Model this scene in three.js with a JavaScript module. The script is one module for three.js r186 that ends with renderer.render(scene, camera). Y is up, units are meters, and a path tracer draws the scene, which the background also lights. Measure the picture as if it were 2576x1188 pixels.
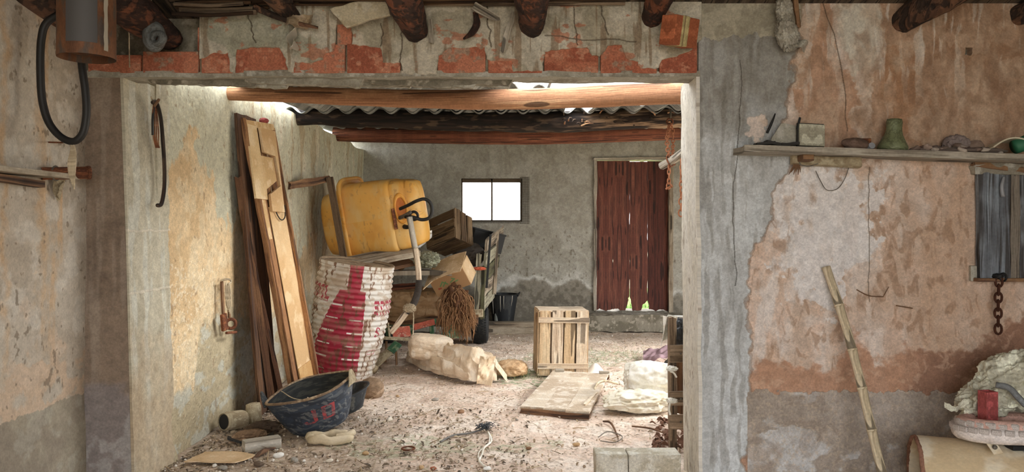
import * as THREE from 'three';
import { RoundedBoxGeometry } from 'three/addons/geometries/RoundedBoxGeometry.js';
import { mergeGeometries, mergeVertices, toCreasedNormals } from 'three/addons/utils/BufferGeometryUtils.js';

// ---------------------------------------------------------------- camera, sky, sun, exposure
const scene = new THREE.Scene();
const FOCAL = 1930, HORIZON = 575, EYE = 1.18;
const camera = new THREE.PerspectiveCamera(2 * Math.atan(594 / FOCAL) * 180 / Math.PI, 2576 / 1188, 0.05, 200);
camera.position.set(0, EYE, 0);
camera.lookAt(0, EYE, -10);
camera.setViewOffset(2576, 1188, 0, 594 - HORIZON, 2576, 1188);
scene.background = new THREE.Color().setRGB(0.985, 0.985, 0.985);
scene.backgroundIntensity = 1.9;
const sun = new THREE.DirectionalLight(new THREE.Color().setRGB(1.0, 0.96, 0.9), 0.9);
sun.position.set(8.0, 4.6, 0.4).add(new THREE.Vector3(0, 0, -4)); sun.target.position.set(0, 0, -4);
sun.castShadow = true; sun.shadow.radius = 45; sun.shadow.mapSize.set(2048, 2048);
Object.assign(sun.shadow.camera, { left: -9, right: 9, top: 9, bottom: -9, near: 0.5, far: 40 });
scene.add(sun, sun.target);
const renderer = new THREE.WebGLRenderer({ antialias: true });
renderer.toneMapping = THREE.LinearToneMapping;
renderer.toneMappingExposure = 3.6;
renderer.shadowMap.enabled = true;

// ---------------------------------------------------------------- small maths
const V = (x, y, z) => new THREE.Vector3(x, y, z);
const R = d => d * Math.PI / 180;
const clamp = (x, a = 0, b = 1) => Math.min(b, Math.max(a, x));
const mix = (a, b, t) => a + (b - a) * t;
const sstep = (a, b, x) => { const t = clamp((x - a) / (b - a)); return t * t * (3 - 2 * t); };
function rng(seed) { let s = seed >>> 0; return () => { s = (s + 0x6D2B79F5) | 0; let t = Math.imul(s ^ (s >>> 15), 1 | s); t = (t + Math.imul(t ^ (t >>> 7), 61 | t)) ^ t; return ((t ^ (t >>> 14)) >>> 0) / 4294967296; }; }
const PERM = new Uint8Array(512), VAL = new Float32Array(256);
{ const r = rng(77); const p = [...Array(256).keys()]; for (let i = 255; i > 0; i--) { const j = Math.floor(r() * (i + 1)); [p[i], p[j]] = [p[j], p[i]]; } for (let i = 0; i < 512; i++) PERM[i] = p[i & 255]; for (let i = 0; i < 256; i++) VAL[i] = r(); }
function n2(x, y) {
  const xi = Math.floor(x), yi = Math.floor(y); let fx = x - xi, fy = y - yi; fx = fx * fx * (3 - 2 * fx); fy = fy * fy * (3 - 2 * fy);
  const X = xi & 255, Y = yi & 255, a = PERM[X] + Y, b = PERM[X + 1] + Y;
  const v0 = VAL[PERM[a & 511]], v1 = VAL[PERM[b & 511]], v2 = VAL[PERM[(a + 1) & 511]], v3 = VAL[PERM[(b + 1) & 511]];
  return v0 + (v1 - v0) * fx + (v2 - v0) * fy + (v0 - v1 - v2 + v3) * fx * fy;
}
function n3(x, y, z) {
  const zi = Math.floor(z); let f = z - zi; f = f * f * (3 - 2 * f);
  const a = n2(x + PERM[zi & 255] * 3.17, y + PERM[(zi + 91) & 255] * 1.71), b = n2(x + PERM[(zi + 1) & 255] * 3.17, y + PERM[(zi + 92) & 255] * 1.71);
  return a + (b - a) * f;
}
function fbm(x, y, o = 4) { let s = 0, a = 0.5, t = 0; for (let i = 0; i < o; i++) { s += a * n2(x, y); t += a; a *= 0.5; x = x * 2.03 + 17.1; y = y * 2.03 + 9.7; } return s / t; }
function fbm3(x, y, z, o = 3) { let s = 0, a = 0.5, t = 0; for (let i = 0; i < o; i++) { s += a * n3(x, y, z); t += a; a *= 0.5; x = x * 2.03 + 7.1; y = y * 2.03 + 3.7; z = z * 2.03 + 5.3; } return s / t; }
// points of the place: seen at a photograph pixel, `d` metres in front of the lens; on the floor; on the near face of the partition wall
const at = (px, py, d) => V((px - 1288) * d / FOCAL, EYE + (HORIZON - py) * d / FOCAL, -d);
const onFloor = (px, py, y = 0) => at(px, py, FOCAL * (EYE - y) / (py - HORIZON));
const WZ = 3.45;
const WX = px => (px - 1288) * WZ / FOCAL, WY = py => EYE + (HORIZON - py) * WZ / FOCAL;

// ---------------------------------------------------------------- textures and materials
const C = (o, r, g, b) => { o[0] = r; o[1] = g; o[2] = b; };
const blend = (o, c, t) => { o[0] += (c[0] - o[0]) * t; o[1] += (c[1] - o[1]) * t; o[2] += (c[2] - o[2]) * t; };
const DETAIL = 0.62;
function paint(w, h, x0, y0, x1, y1, fn, repeat) {
  if (!repeat) { w = Math.round(w * DETAIL); h = Math.round(h * DETAIL); }
  const a = new Uint8Array(w * h * 4), b = new Uint8Array(w * h * 4), o = [0, 0, 0, 0.5];
  for (let j = 0; j < h; j++) for (let i = 0; i < w; i++) {
    o[3] = 0.5; fn(x0 + (x1 - x0) * (i + 0.5) / w, y0 + (y1 - y0) * (j + 0.5) / h, o);
    const k = (j * w + i) * 4; a[k] = clamp(o[0], 0, 255); a[k + 1] = clamp(o[1], 0, 255); a[k + 2] = clamp(o[2], 0, 255); a[k + 3] = 255;
    const v = clamp(o[3]) * 255; b[k] = b[k + 1] = b[k + 2] = v; b[k + 3] = 255;
  }
  const make = (d, srgb) => { const t = new THREE.DataTexture(d, w, h, THREE.RGBAFormat); t.magFilter = THREE.LinearFilter; t.minFilter = THREE.LinearMipmapLinearFilter; t.generateMipmaps = true; if (srgb) t.colorSpace = THREE.SRGBColorSpace; t.wrapS = t.wrapT = repeat ? THREE.MirroredRepeatWrapping : THREE.ClampToEdgeWrapping; if (repeat) t.repeat.set(1 / (x1 - x0), 1 / (y1 - y0)); t.needsUpdate = true; return t; };
  return { map: make(a, true), bump: make(b, false), rect: [x0, y0, x1, y1] };
}
function M(tex, rough = 0.95, bump = 0.004, more = {}) {
  const m = new THREE.MeshPhysicalMaterial({ map: tex.map, bumpMap: bump ? tex.bump : null, bumpScale: bump, roughness: rough, metalness: 0, ...more });
  if (tex.tone) m.color.multiply(tex.tone);
  return m;
}
const tint = (m, hex, more = {}) => { const c = m.clone(); c.color.multiply(new THREE.Color(hex)); Object.assign(c, more); return c; };
function flat(hex, rough = 0.8, more = {}) { return new THREE.MeshPhysicalMaterial({ color: hex, roughness: rough, ...more }); }
// mottled stuff: three tones by noise, speckles
let plainMottle = null, sharedBump = null, grainBump = null; // small things share one pale mottled map, tinted
function mottle(seed, a, b, c, s = 8, size = 0.5, px = 384, speck = 0.12) {
  if (px <= 192) {
    plainMottle ??= mottle(1, [228, 226, 222], [190, 184, 176], [252, 250, 246], 12, 0.4, 320, 0.14);
    const k = new THREE.Color().setRGB((a[0] * 0.6 + b[0] * 0.25 + c[0] * 0.15) / 222, (a[1] * 0.6 + b[1] * 0.25 + c[1] * 0.15) / 219, (a[2] * 0.6 + b[2] * 0.25 + c[2] * 0.15) / 214, THREE.SRGBColorSpace);
    return { ...plainMottle, tone: k };
  }
  const t = mottleMap(seed, a, b, c, s, size, px, speck); sharedBump ??= t.bump; t.bump = sharedBump; return t;
}
function mottleMap(seed, a, b, c, s, size, px, speck) {
  return paint(px, px, 0, 0, size, size, (x, y, o) => {
    const n = fbm(x * s + seed * 13.7, y * s + seed * 7.3, 5), m = fbm(x * s * 3.1 + seed, y * s * 3.1 - seed, 4), f = n2(x * 420 + seed, y * 420), g = n2(x * 160, y * 160 + seed);
    C(o, ...a); blend(o, b, sstep(0.42, 0.62, n)); blend(o, c, sstep(0.55, 0.72, m) * 0.8);
    const k = 1 + (f - 0.5) * speck + (g - 0.5) * speck; o[0] *= k; o[1] *= k; o[2] *= k; o[3] = 0.3 + 0.4 * n + 0.2 * g + 0.1 * f;
  }, true);
}
// wood: grain runs along u
function wood(seed, light, mid, dark, stretch = 1, px = 512) {
  const t = paint(px, 256, 0, 0, 1.0, 0.25, (x, y, o) => {
    const wob = 0.02 * (fbm(x * 3 + seed * 5.1, y * 6, 3) - 0.5), yy = y + wob;
    const g = fbm(x * 3.2 * stretch + seed * 11, yy * 90, 4), st = fbm(x * 1.6 + seed * 3, yy * 24 + seed, 3), fine = n2(x * 22 + seed, yy * 420), sp = n2(x * 130, y * 130 + seed);
    const pl = fbm(x * 5 + seed * 2, y * 9, 4);
    C(o, ...mid); blend(o, light, sstep(0.45, 0.7, st) * 0.85); blend(o, dark, sstep(0.52, 0.74, g) * 0.75); blend(o, light, sstep(0.56, 0.72, pl) * 0.4);
    const crack = sstep(0.80, 0.84, n2(x * 4 + seed * 9, yy * 60)) * 0.6; blend(o, [dark[0] * 0.45, dark[1] * 0.45, dark[2] * 0.45], crack);
    const k = 1 + (fine - 0.5) * 0.2 + (sp - 0.5) * 0.1; o[0] *= k; o[1] *= k; o[2] *= k; o[3] = 0.55 - 0.3 * (g - 0.5) + 0.15 * fine - 0.5 * crack;
  }, true);
  grainBump ??= t.bump; t.bump = grainBump; return t;
}

// ---------------------------------------------------------------- geometry helpers
const tidy = g => { for (const k of Object.keys(g.attributes)) if (!['position', 'normal', 'uv'].includes(k)) g.deleteAttribute(k); return g; };
function join(list) { return mergeGeometries(list.map(g => tidy(g.index ? g.toNonIndexed() : g)), false); }
// uv in metres by the face's main direction; `u` names the axis the grain follows
function metric(g, u = null, off = 0) {
  if (g.index) g = g.toNonIndexed();
  if (!g.attributes.normal) g.computeVertexNormals();
  g.computeBoundingBox(); const s = g.boundingBox.getSize(V()); const ax = ['x', 'y', 'z'];
  const L = u === null ? (s.x >= s.y && s.x >= s.z ? 0 : s.y >= s.z ? 1 : 2) : ax.indexOf(u);
  const p = g.attributes.position, uv = new Float32Array(p.count * 2), a = V(), b = V(), c = V();
  for (let i = 0; i < p.count; i += 3) {
    a.fromBufferAttribute(p, i); b.fromBufferAttribute(p, i + 1).sub(a); c.fromBufferAttribute(p, i + 2).sub(a); b.cross(c);
    const n = [Math.abs(b.x), Math.abs(b.y), Math.abs(b.z)], k = n[0] >= n[1] && n[0] >= n[2] ? 0 : n[1] >= n[2] ? 1 : 2;
    let q = L === k ? (k + 1) % 3 : L, w = 3 - k - q;
    for (let j = i; j < i + 3; j++) { uv[j * 2] = p.getComponent(j, q) + off * 0.37; uv[j * 2 + 1] = p.getComponent(j, w) + off * 0.113 + k * 0.07; }
  }
  g.setAttribute('uv', new THREE.BufferAttribute(uv, 2)); return tidy(g);
}
const box = (w, h, d, b = 0.004, off = 0) => metric(new RoundedBoxGeometry(w, h, d, 1, Math.min(b, w * 0.45, h * 0.45, d * 0.45)), null, off);
// a board from p to q: `w` wide, `t` thick, its broad face turned towards `face`
function basis(p, q, face) {
  const L = q.clone().sub(p), len = L.length(); L.normalize();
  const N = face.clone().addScaledVector(L, -face.dot(L)).normalize(), W = V().crossVectors(N, L);
  return { len, m: new THREE.Matrix4().makeBasis(L, W, N).setPosition(p.clone().add(q).multiplyScalar(0.5)) };
}
function board(p, q, w, t, face, b = 0.003, off = 0) { const k = basis(p, q, face); return box(k.len, w, t, b, off).applyMatrix4(k.m); }
// a rough board: worn, wavy edges
function roughBoard(p, q, w, t, face, seed = 1, amp = 0.006, nx = 14) {
  const k = basis(p, q, face), g = new THREE.BoxGeometry(k.len, w, t, nx, 4, 1), a = g.attributes.position;
  for (let i = 0; i < a.count; i++) {
    const x = a.getX(i), y = a.getY(i), z = a.getZ(i), e = Math.abs(y) / (w / 2), ee = Math.abs(x) / (k.len / 2) > 0.99 ? 1 : 0;
    a.setY(i, y + (e > 0.9 ? (fbm(x * 9 + seed * 3.1, Math.sign(y) * 5 + seed, 3) - 0.5) * amp * 2.5 : 0));
    a.setX(i, x + ee * (n2(y * 60 + seed, Math.sign(x) * 9 + seed) - 0.5) * amp * 4);
    a.setZ(i, z + (fbm(x * 3 + seed, y * 5 + seed, 2) - 0.5) * amp * 1.5);
  }
  return toCreasedNormals(metric(g, 'x', seed), 0.6).applyMatrix4(k.m);
}
// swept tube with changing radius; closed ends; rough surface
function limb(pts, rad, seg = 24, ring = 10, rough = 0, seed = 1, rs = 14) {
  const c = new THREE.CatmullRomCurve3(pts), P = [], U = [], I = [], N = seg + 1, len = c.getLength();
  const rAt = typeof rad === 'number' ? () => rad : t => { const f = t * (rad.length - 1), i = Math.min(Math.floor(f), rad.length - 2); return mix(rad[i], rad[i + 1], f - i); };
  const fr = c.computeFrenetFrames(seg, false);
  for (let i = 0; i < N; i++) {
    const t = i / seg, p = c.getPointAt(t), n = fr.normals[i], b = fr.binormals[i], r0 = rAt(t);
    for (let j = 0; j <= ring; j++) {
      const a = (j % ring) / ring * Math.PI * 2, dx = Math.cos(a), dy = Math.sin(a);
      const r = r0 * (1 + (rough ? rough * (fbm3(dx * 1.6 + seed * 5, dy * 1.6 + seed, t * len * rs, 3) - 0.5) * 2 : 0));
      P.push(p.x + (n.x * dx + b.x * dy) * r, p.y + (n.y * dx + b.y * dy) * r, p.z + (n.z * dx + b.z * dy) * r); U.push(t * len, j / ring * 6.28 * r0);
    }
  }
  const W = ring + 1;
  for (let i = 0; i < seg; i++) for (let j = 0; j < ring; j++) { const a = i * W + j, d = a + W; I.push(a, a + 1, d, d, a + 1, d + 1); }
  for (const e of [0, seg]) { const k = P.length / 3, p = c.getPointAt(e / seg); P.push(p.x, p.y, p.z); U.push(0, 0); for (let j = 0; j < ring; j++) { const a = e * W + j; e ? I.push(k, a, a + 1) : I.push(k, a + 1, a); } }
  const g = new THREE.BufferGeometry(); g.setAttribute('position', new THREE.Float32BufferAttribute(P, 3)); g.setAttribute('uv', new THREE.Float32BufferAttribute(U, 2)); g.setIndex(I);
  g.computeVertexNormals();
  const nn = g.attributes.normal; // weld the seam
  for (let i = 0; i < N; i++) { const a = i * W, b = a + ring; const x = nn.getX(a) + nn.getX(b), y = nn.getY(a) + nn.getY(b), z = nn.getZ(a) + nn.getZ(b), l = Math.hypot(x, y, z) || 1; nn.setXYZ(a, x / l, y / l, z / l); nn.setXYZ(b, x / l, y / l, z / l); }
  return g;
}
// stone, sack: a displaced ball; box > 0 makes it squarer, folds > 0 creases it, floor cuts the base flat
function lump(rx, ry, rz, { seed = 1, detail = 12, boxy = 0, rough = 0.15, scale = 2, folds = 0, fscale = 3, floor = -1 } = {}) {
  let g = new THREE.IcosahedronGeometry(1, detail); g.deleteAttribute('uv'); g.deleteAttribute('normal'); g = mergeVertices(g, 1e-4);
  const p = g.attributes.position, uv = new Float32Array(p.count * 2);
  for (let i = 0; i < p.count; i++) {
    let x = p.getX(i), y = p.getY(i), z = p.getZ(i);
    const k = boxy ? Math.pow(Math.pow(Math.abs(x), 2 + boxy * 6) + Math.pow(Math.abs(y), 2 + boxy * 6) + Math.pow(Math.abs(z), 2 + boxy * 6), -1 / (2 + boxy * 6)) : 1;
    let r = k * (1 + rough * (fbm3(x * scale + seed * 3.3, y * scale + seed, z * scale - seed, 3) - 0.5) * 2);
    if (folds) { const q = fbm3(x * fscale + seed * 9, y * fscale - seed * 2, z * fscale + seed, 3), q2 = fbm3(x * fscale * 2.3 - seed, y * fscale * 2.3 + 4, z * fscale * 2.3 + seed, 2); r += folds * (0.5 - Math.abs(q - 0.5) * 6 + 0.25 - Math.abs(q2 - 0.5) * 2); }
    x *= r * rx; y *= r * ry; z *= r * rz; if (y < floor * ry) y = floor * ry + (y - floor * ry) * 0.05;
    p.setXYZ(i, x, y, z); uv[i * 2] = x + z * 0.7; uv[i * 2 + 1] = y + z * 0.4;
  }
  g.setAttribute('uv', new THREE.BufferAttribute(uv, 2)); g.computeVertexNormals(); return g;
}
// sheet with thickness over a function of (u, v)
function sheet(f, nu, nv, t = 0.002, su = 1, sv = 1) {
  const P = [], U = [], I = [], top = [], e = 1e-3;
  const pos = (u, v) => f(u, v);
  for (let i = 0; i <= nu; i++) for (let j = 0; j <= nv; j++) top.push(pos(i / nu, j / nv));
  const W = nv + 1, nor = [];
  for (let i = 0; i <= nu; i++) for (let j = 0; j <= nv; j++) {
    const a = top[Math.min(i + 1, nu) * W + j].clone().sub(top[Math.max(i - 1, 0) * W + j]), b = top[i * W + Math.min(j + 1, nv)].clone().sub(top[i * W + Math.max(j - 1, 0)]);
    nor.push(a.cross(b).normalize());
  }
  for (const s of [0.5, -0.5]) for (let k = 0; k < top.length; k++) { const p = top[k].clone().addScaledVector(nor[k], s * t); P.push(p.x, p.y, p.z); U.push(Math.floor(k / W) / nu * su, (k % W) / nv * sv); }
  const B = top.length;
  for (let i = 0; i < nu; i++) for (let j = 0; j < nv; j++) { const a = i * W + j, b = a + W; I.push(a, b, a + 1, a + 1, b, b + 1, B + a, B + a + 1, B + b, B + a + 1, B + b + 1, B + b); }
  for (let i = 0; i < nu; i++) { let a = i * W, b = a + W; I.push(a, B + a, b, b, B + a, B + b); a = i * W + nv; b = a + W; I.push(a, b, B + a, b, B + b, B + a); }
  for (let j = 0; j < nv; j++) { let a = j, b = a + 1; I.push(a, b, B + a, b, B + b, B + a); a = nu * W + j; b = a + 1; I.push(a, B + a, b, b, B + a, B + b); }
  const g = new THREE.BufferGeometry(); g.setAttribute('position', new THREE.Float32BufferAttribute(P, 3)); g.setAttribute('uv', new THREE.Float32BufferAttribute(U, 2)); g.setIndex(I); g.computeVertexNormals();
  return toCreasedNormals(g, 1.0);
}
const shapeOf = pts => { const s = new THREE.Shape(); pts.forEach(([x, y], i) => i ? s.lineTo(x, y) : s.moveTo(x, y)); return s; };
function jag(pts, amp, step, seed, closed = true) { // an outline with a broken edge
  const out = []; const n = pts.length;
  for (let i = 0; i < (closed ? n : n - 1); i++) { const [ax, ay] = pts[i], [bx, by] = pts[(i + 1) % n], l = Math.hypot(bx - ax, by - ay), k = Math.max(1, Math.round(l / step));
    for (let j = 0; j < k; j++) { const t = j / k, o = (fbm((ax + (bx - ax) * t) / step * 0.7 + seed, (ay + (by - ay) * t) / step * 0.7 - seed, 3) - 0.5) * 2 * amp; out.push([mix(ax, bx, t) - (by - ay) / l * o, mix(ay, by, t) + (bx - ax) / l * o]); } }
  return out;
}
const slab = (pts, depth, bevel = 0, holes = []) => { const s = shapeOf(pts); for (const h of holes) s.holes.push(new THREE.Path(h.map(([x, y]) => new THREE.Vector2(x, y)))); return new THREE.ExtrudeGeometry(s, { depth, bevelEnabled: bevel > 0, bevelSize: bevel, bevelThickness: bevel, bevelSegments: 1, steps: 1 }); };
// uv of a flat wall from world axes, over the texture's own rectangle
function wallUV(g, rect, U, Vv) { if (g.index) g = g.toNonIndexed(); const p = g.attributes.position, uv = new Float32Array(p.count * 2), [x0, y0, x1, y1] = rect; for (let i = 0; i < p.count; i++) { const q = [p.getX(i), p.getY(i), p.getZ(i)]; uv[i * 2] = (q[U] - x0) / (x1 - x0); uv[i * 2 + 1] = (q[Vv] - y0) / (y1 - y0); } g.setAttribute('uv', new THREE.BufferAttribute(uv, 2)); return tidy(g); }

// ---------------------------------------------------------------- the scene's objects
const taken = {};
const numbered = n => { const k = taken[n] = (taken[n] ?? -1) + 1; return k ? n + '_' + String(k).padStart(3, '0') : n; };
function mesh(name, g, m, parent) { const o = new THREE.Mesh(g, m); o.name = parent ? name : numbered(name); o.castShadow = o.receiveShadow = true; (parent || scene).add(o); return o; }
function struct(name, g, m) { let o; if (g) o = mesh(name, g, m); else { o = new THREE.Group(); o.name = numbered(name); scene.add(o); } o.userData.kind = 'structure'; return o; }
function thing(name, label, category, group) { const o = new THREE.Group(); o.name = numbered(name); o.userData = { label, category }; if (group) o.userData.group = group; scene.add(o); return o; }
function one(name, label, category, g, m, group) { const o = mesh(name, g, m); o.userData = { label, category }; if (group) o.userData.group = group; seat(o); return o; }
// parts are laid out in world axes; seat() puts the thing's origin at the middle of its base
function seat(o) {
  o.updateMatrixWorld(true); const b = new THREE.Box3().setFromObject(o), c = b.getCenter(V()), p = V(c.x, b.min.y, c.z);
  if (o.isMesh) { o.geometry.translate(-p.x, -p.y, -p.z); o.position.add(p); } else { for (const k of o.children) k.position.sub(p); o.position.add(p); }
  return o;
}

// ---------------------------------------------------------------- plaster, cement, earth
const along = (pts, x) => { if (x <= pts[0][0]) return pts[0][1]; for (let i = 1; i < pts.length; i++) if (x <= pts[i][0]) return mix(pts[i - 1][1], pts[i][1], (x - pts[i - 1][0]) / (pts[i][0] - pts[i - 1][0])); return pts[pts.length - 1][1]; };
const grain = (o, x, y, k = 0.12) => { const f = 1 + (n2(x * 520, y * 520) - 0.5) * k + (n2(x * 170 + 9, y * 170) - 0.5) * k * 0.9 + (fbm(x * 40, y * 40, 3) - 0.5) * k * 1.4; o[0] *= f; o[1] *= f; o[2] *= f; };
const patch = (px, py, cx, cy, rx, ry, w) => { const d = Math.hypot((px - cx) / rx, (py - cy) / ry); return sstep(1.0 + 0.08, 1.0 - 0.08, d + w); };
const PX = x => x * FOCAL / WZ + 1288, PY = y => HORIZON - (y - EYE) * FOCAL / WZ;
const wear = (x, y, s, seed = 0, o = 6) => { const a = n2(x * s * 0.7 + seed, y * s * 0.7) - 0.5, b = n2(x * s * 0.7 + 40, y * s * 0.7 + seed) - 0.5; return fbm(x * s + a * 1.6 + seed * 3.1, y * s + b * 1.6 - seed, o); };
const cementEdge = [[-80, 2030], [100, 2012], [200, 1998], [290, 1966], [340, 1945], [395, 2000], [430, 1976], [480, 1952], [560, 1936], [620, 1893], [700, 1886], [800, 1890], [900, 1893], [985, 1890], [1000, 1880], [1300, 1880]];
const texRight = paint(1440, 2048, 0.8, 0, 2.5, 2.35, (x, y, o) => {
  const px = PX(x), py = PY(y);
  const w1 = fbm(x * 9, y * 9, 5) - 0.5, w2 = fbm(x * 30 + 4, y * 30, 4) - 0.5, vs = fbm((x + w1 * 0.06) * 17, (y + w2 * 0.1) * 2.4 + 3, 5), vs2 = fbm((x + w1 * 0.04) * 40 + 5, y * 4.5, 5), big = fbm(x * 2.6 + 8, y * 2.6, 4), sp = n2(x * 210, y * 210);
  const below = py > 396 + (px - 1870) * 0.01;
  // plaster
  C(o, 218, 204, 193); o[3] = 0.62 + w1 * 0.25 + w2 * 0.2;
  if (below) {
    blend(o, [222, 217, 213], sstep(0.3, 0.65, patch(px, py, 2080, 545, 150, 190, w1 * 1.2) * 0.8 + vs * 0.3 - 0.1));
    blend(o, [214, 184, 162], sstep(0.44, 0.72, vs + w2 * 0.3 + 0.2 * patch(px, py, 1925, 760, 60, 260, w1)) * 0.6);
    blend(o, [194, 168, 146], sstep(0.4, 0.72, wear(x, y * 0.7, 13, 3) + 0.1 * patch(px, py, 2280, 640, 130, 170, w1 * 1.6) - 0.03) * 0.6);
    blend(o, [190, 160, 136], sstep(2190, 2380, px + w1 * 260) * 0.55 * (0.6 + vs));
    blend(o, [150, 118, 94], sstep(0.56, 0.74, wear(x, y * 0.5, 36, 2) + 0.06 * patch(px, py, 2270, 620, 110, 150, w1)) * 0.5);
    blend(o, [226, 223, 222], sstep(0.35, 0.8, patch(px, py, 2085, 560, 125, 185, w1 * 1.6 + w2 * 0.8) * (0.25 + vs * 1.0) + (wear(x, y * 0.6, 20, 9) - 0.5) * 0.7) * 0.85);
    blend(o, [224, 217, 212], sstep(0.5, 0.66, wear(x, y * 0.35, 16, 12)) * sstep(2000, 1960, px + w1 * 120) * 0.7);
    const rust = sstep(-14, 10, py - along([[1890, 940], [2000, 925], [2090, 915], [2150, 850], [2200, 905], [2290, 880], [2400, 885], [2480, 850], [2580, 800]], px) - w1 * 120 - w2 * 60);
    blend(o, [180, 138, 112], rust * 0.85); blend(o, [138, 104, 86], rust * sstep(2260, 2330, px + w1 * 160) * 0.75); blend(o, [200, 168, 144], rust * sstep(0.54, 0.74, wear(x, y, 34, 6)) * 0.6);
  } else {
    blend(o, [176, 146, 122], sstep(0.3, 0.62, vs * 0.45 + big * 0.35 + 0.42 * sstep(2150, 2290, px + w1 * 200) - 0.05));
    const orange = patch(px, py, 2075, 230, 45 + (py - 100) * 0.22, 230, w1 * 1.3 + w2); blend(o, [176, 132, 102], orange * 0.7);
    blend(o, [156, 112, 80], patch(px, py, 2255, 260, 60, 180, w1 * 1.6 + w2) * 0.6);
    blend(o, [140, 104, 78], patch(px, py, 2470, 220, 150, 200, w1 * 2.2 + w2) * sstep(0.4, 0.65, wear(x, y * 0.5, 12, 8)) * 0.6); blend(o, [212, 208, 196], patch(px, py, 2165, 60, 62, 125, w1 * 1.0 + w2 * 0.5) * 0.95);
    blend(o, [214, 206, 196], sstep(0.55, 0.66, vs2) * sstep(360, 60, py + w1 * 300) * 0.85);
    blend(o, [194, 172, 150], sstep(0.42, 0.72, wear(x, y * 0.6, 15, 1)) * 0.55);
    blend(o, [140, 110, 88], sstep(0.46, 0.76, wear(x, y * 0.45, 24, 5)) * 0.5);
  }
  // cement skim over the jamb
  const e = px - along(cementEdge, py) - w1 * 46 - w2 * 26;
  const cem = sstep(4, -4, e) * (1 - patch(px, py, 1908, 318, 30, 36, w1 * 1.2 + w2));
  if (cem > 0) {
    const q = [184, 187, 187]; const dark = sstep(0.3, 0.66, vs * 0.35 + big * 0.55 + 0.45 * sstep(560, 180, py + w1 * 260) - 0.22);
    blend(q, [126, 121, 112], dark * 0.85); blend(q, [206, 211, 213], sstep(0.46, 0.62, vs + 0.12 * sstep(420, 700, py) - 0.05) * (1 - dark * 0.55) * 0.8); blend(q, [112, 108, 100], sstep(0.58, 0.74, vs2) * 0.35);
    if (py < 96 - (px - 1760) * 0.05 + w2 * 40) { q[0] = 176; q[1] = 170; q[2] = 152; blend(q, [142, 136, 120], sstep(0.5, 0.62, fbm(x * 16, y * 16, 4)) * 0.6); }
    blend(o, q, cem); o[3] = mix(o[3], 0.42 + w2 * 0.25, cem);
    if (Math.abs(px - (1852 + 26 * (fbm(y * 5, 4, 4) - 0.5) - (py - 500) * 0.03)) < 1.0 && py > 150 && py < 720) { blend(o, [84, 80, 74], 0.6); o[3] -= 0.2; }
  }
  if (Math.abs(e) < 5 && cem > 0.02) { o[3] += 0.1; blend(o, [120, 92, 72], 0.35); }
  // dado of coarse cement
  if (py > 986 + w2 * 26 + w1 * 10 && px > 1880) {
    C(o, 178, 168, 158); blend(o, [156, 144, 132], sstep(0.4, 0.66, big + w1 * 0.5) * 0.7); blend(o, [208, 210, 211], sstep(0.5, 0.6, fbm(x * 7 + 20, y * 9, 5) + 0.22 * patch(px, py, 1990, 1135, 170, 60, w1) - 0.12) * 0.75);
    blend(o, [142, 126, 112], sstep(0.5, 0.74, wear(x, y, 15, 7)) * 0.4); blend(o, [196, 178, 156], sstep(0.7, 0.74, n2(x * 120, y * 120)) * 0.4); o[3] = 0.45 + w2 * 0.4 + (sp - 0.5) * 0.15;
  }
  // cracks
  const ck = Math.abs(px - (2186 + 4 * (n2(y * 20, 1) - 0.5))); if (ck < 1.1 && py > 420 && py < 760) { blend(o, [110, 96, 84], 0.6); o[3] -= 0.2; }
  const ck2 = Math.abs((px - 2100) - (py - 130) * 0.16 - 30 * (fbm(py * 0.01, 3, 3) - 0.5)); if (ck2 < 1.2 && py < 330) { blend(o, [96, 80, 66], 0.6); o[3] -= 0.2; }
  grain(o, x, y, 0.13);
});
const texPart = paint(2048, 1024, -2.0, 0, 3.1, 2.6, (x, y, o) => { // mortar and cement on the rest of the partition
  const w1 = fbm(x * 8, y * 8, 5) - 0.5, w2 = fbm(x * 28, y * 28, 4) - 0.5, vs = fbm(x * 22, y * 2, 4), px = PX(x), py = PY(y);
  if (px < 345 && py > 196) { // old brown skim on the near pier
    C(o, 136, 119, 103); blend(o, [116, 100, 86], sstep(0.45, 0.62, fbm(x * 5 + 3, y * 3, 4)) * 0.7); blend(o, [172, 160, 146], sstep(0.55, 0.68, vs) * 0.35);
    blend(o, [134, 126, 124], sstep(-12, 14, py - 985 - w1 * 90) * 0.8); blend(o, [168, 164, 160], sstep(0.54, 0.64, fbm(x * 10, y * 10, 5)) * sstep(990, 1010, py) * 0.6);
    o[3] = 0.5 + w2 * 0.25;
  } else {
    C(o, 176, 170, 152); blend(o, [140, 134, 116], sstep(0.46, 0.6, fbm(x * 7 + 5, y * 9, 5)) * 0.8); blend(o, [196, 192, 176], sstep(0.52, 0.64, vs + w1 * 0.4) * 0.6);
    blend(o, [116, 108, 92], sstep(0.6, 0.68, fbm(x * 24, y * 24, 4)) * 0.55); o[3] = 0.5 + w1 * 0.3 + w2 * 0.5;
  }
  grain(o, x, y, 0.14);
});
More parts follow.
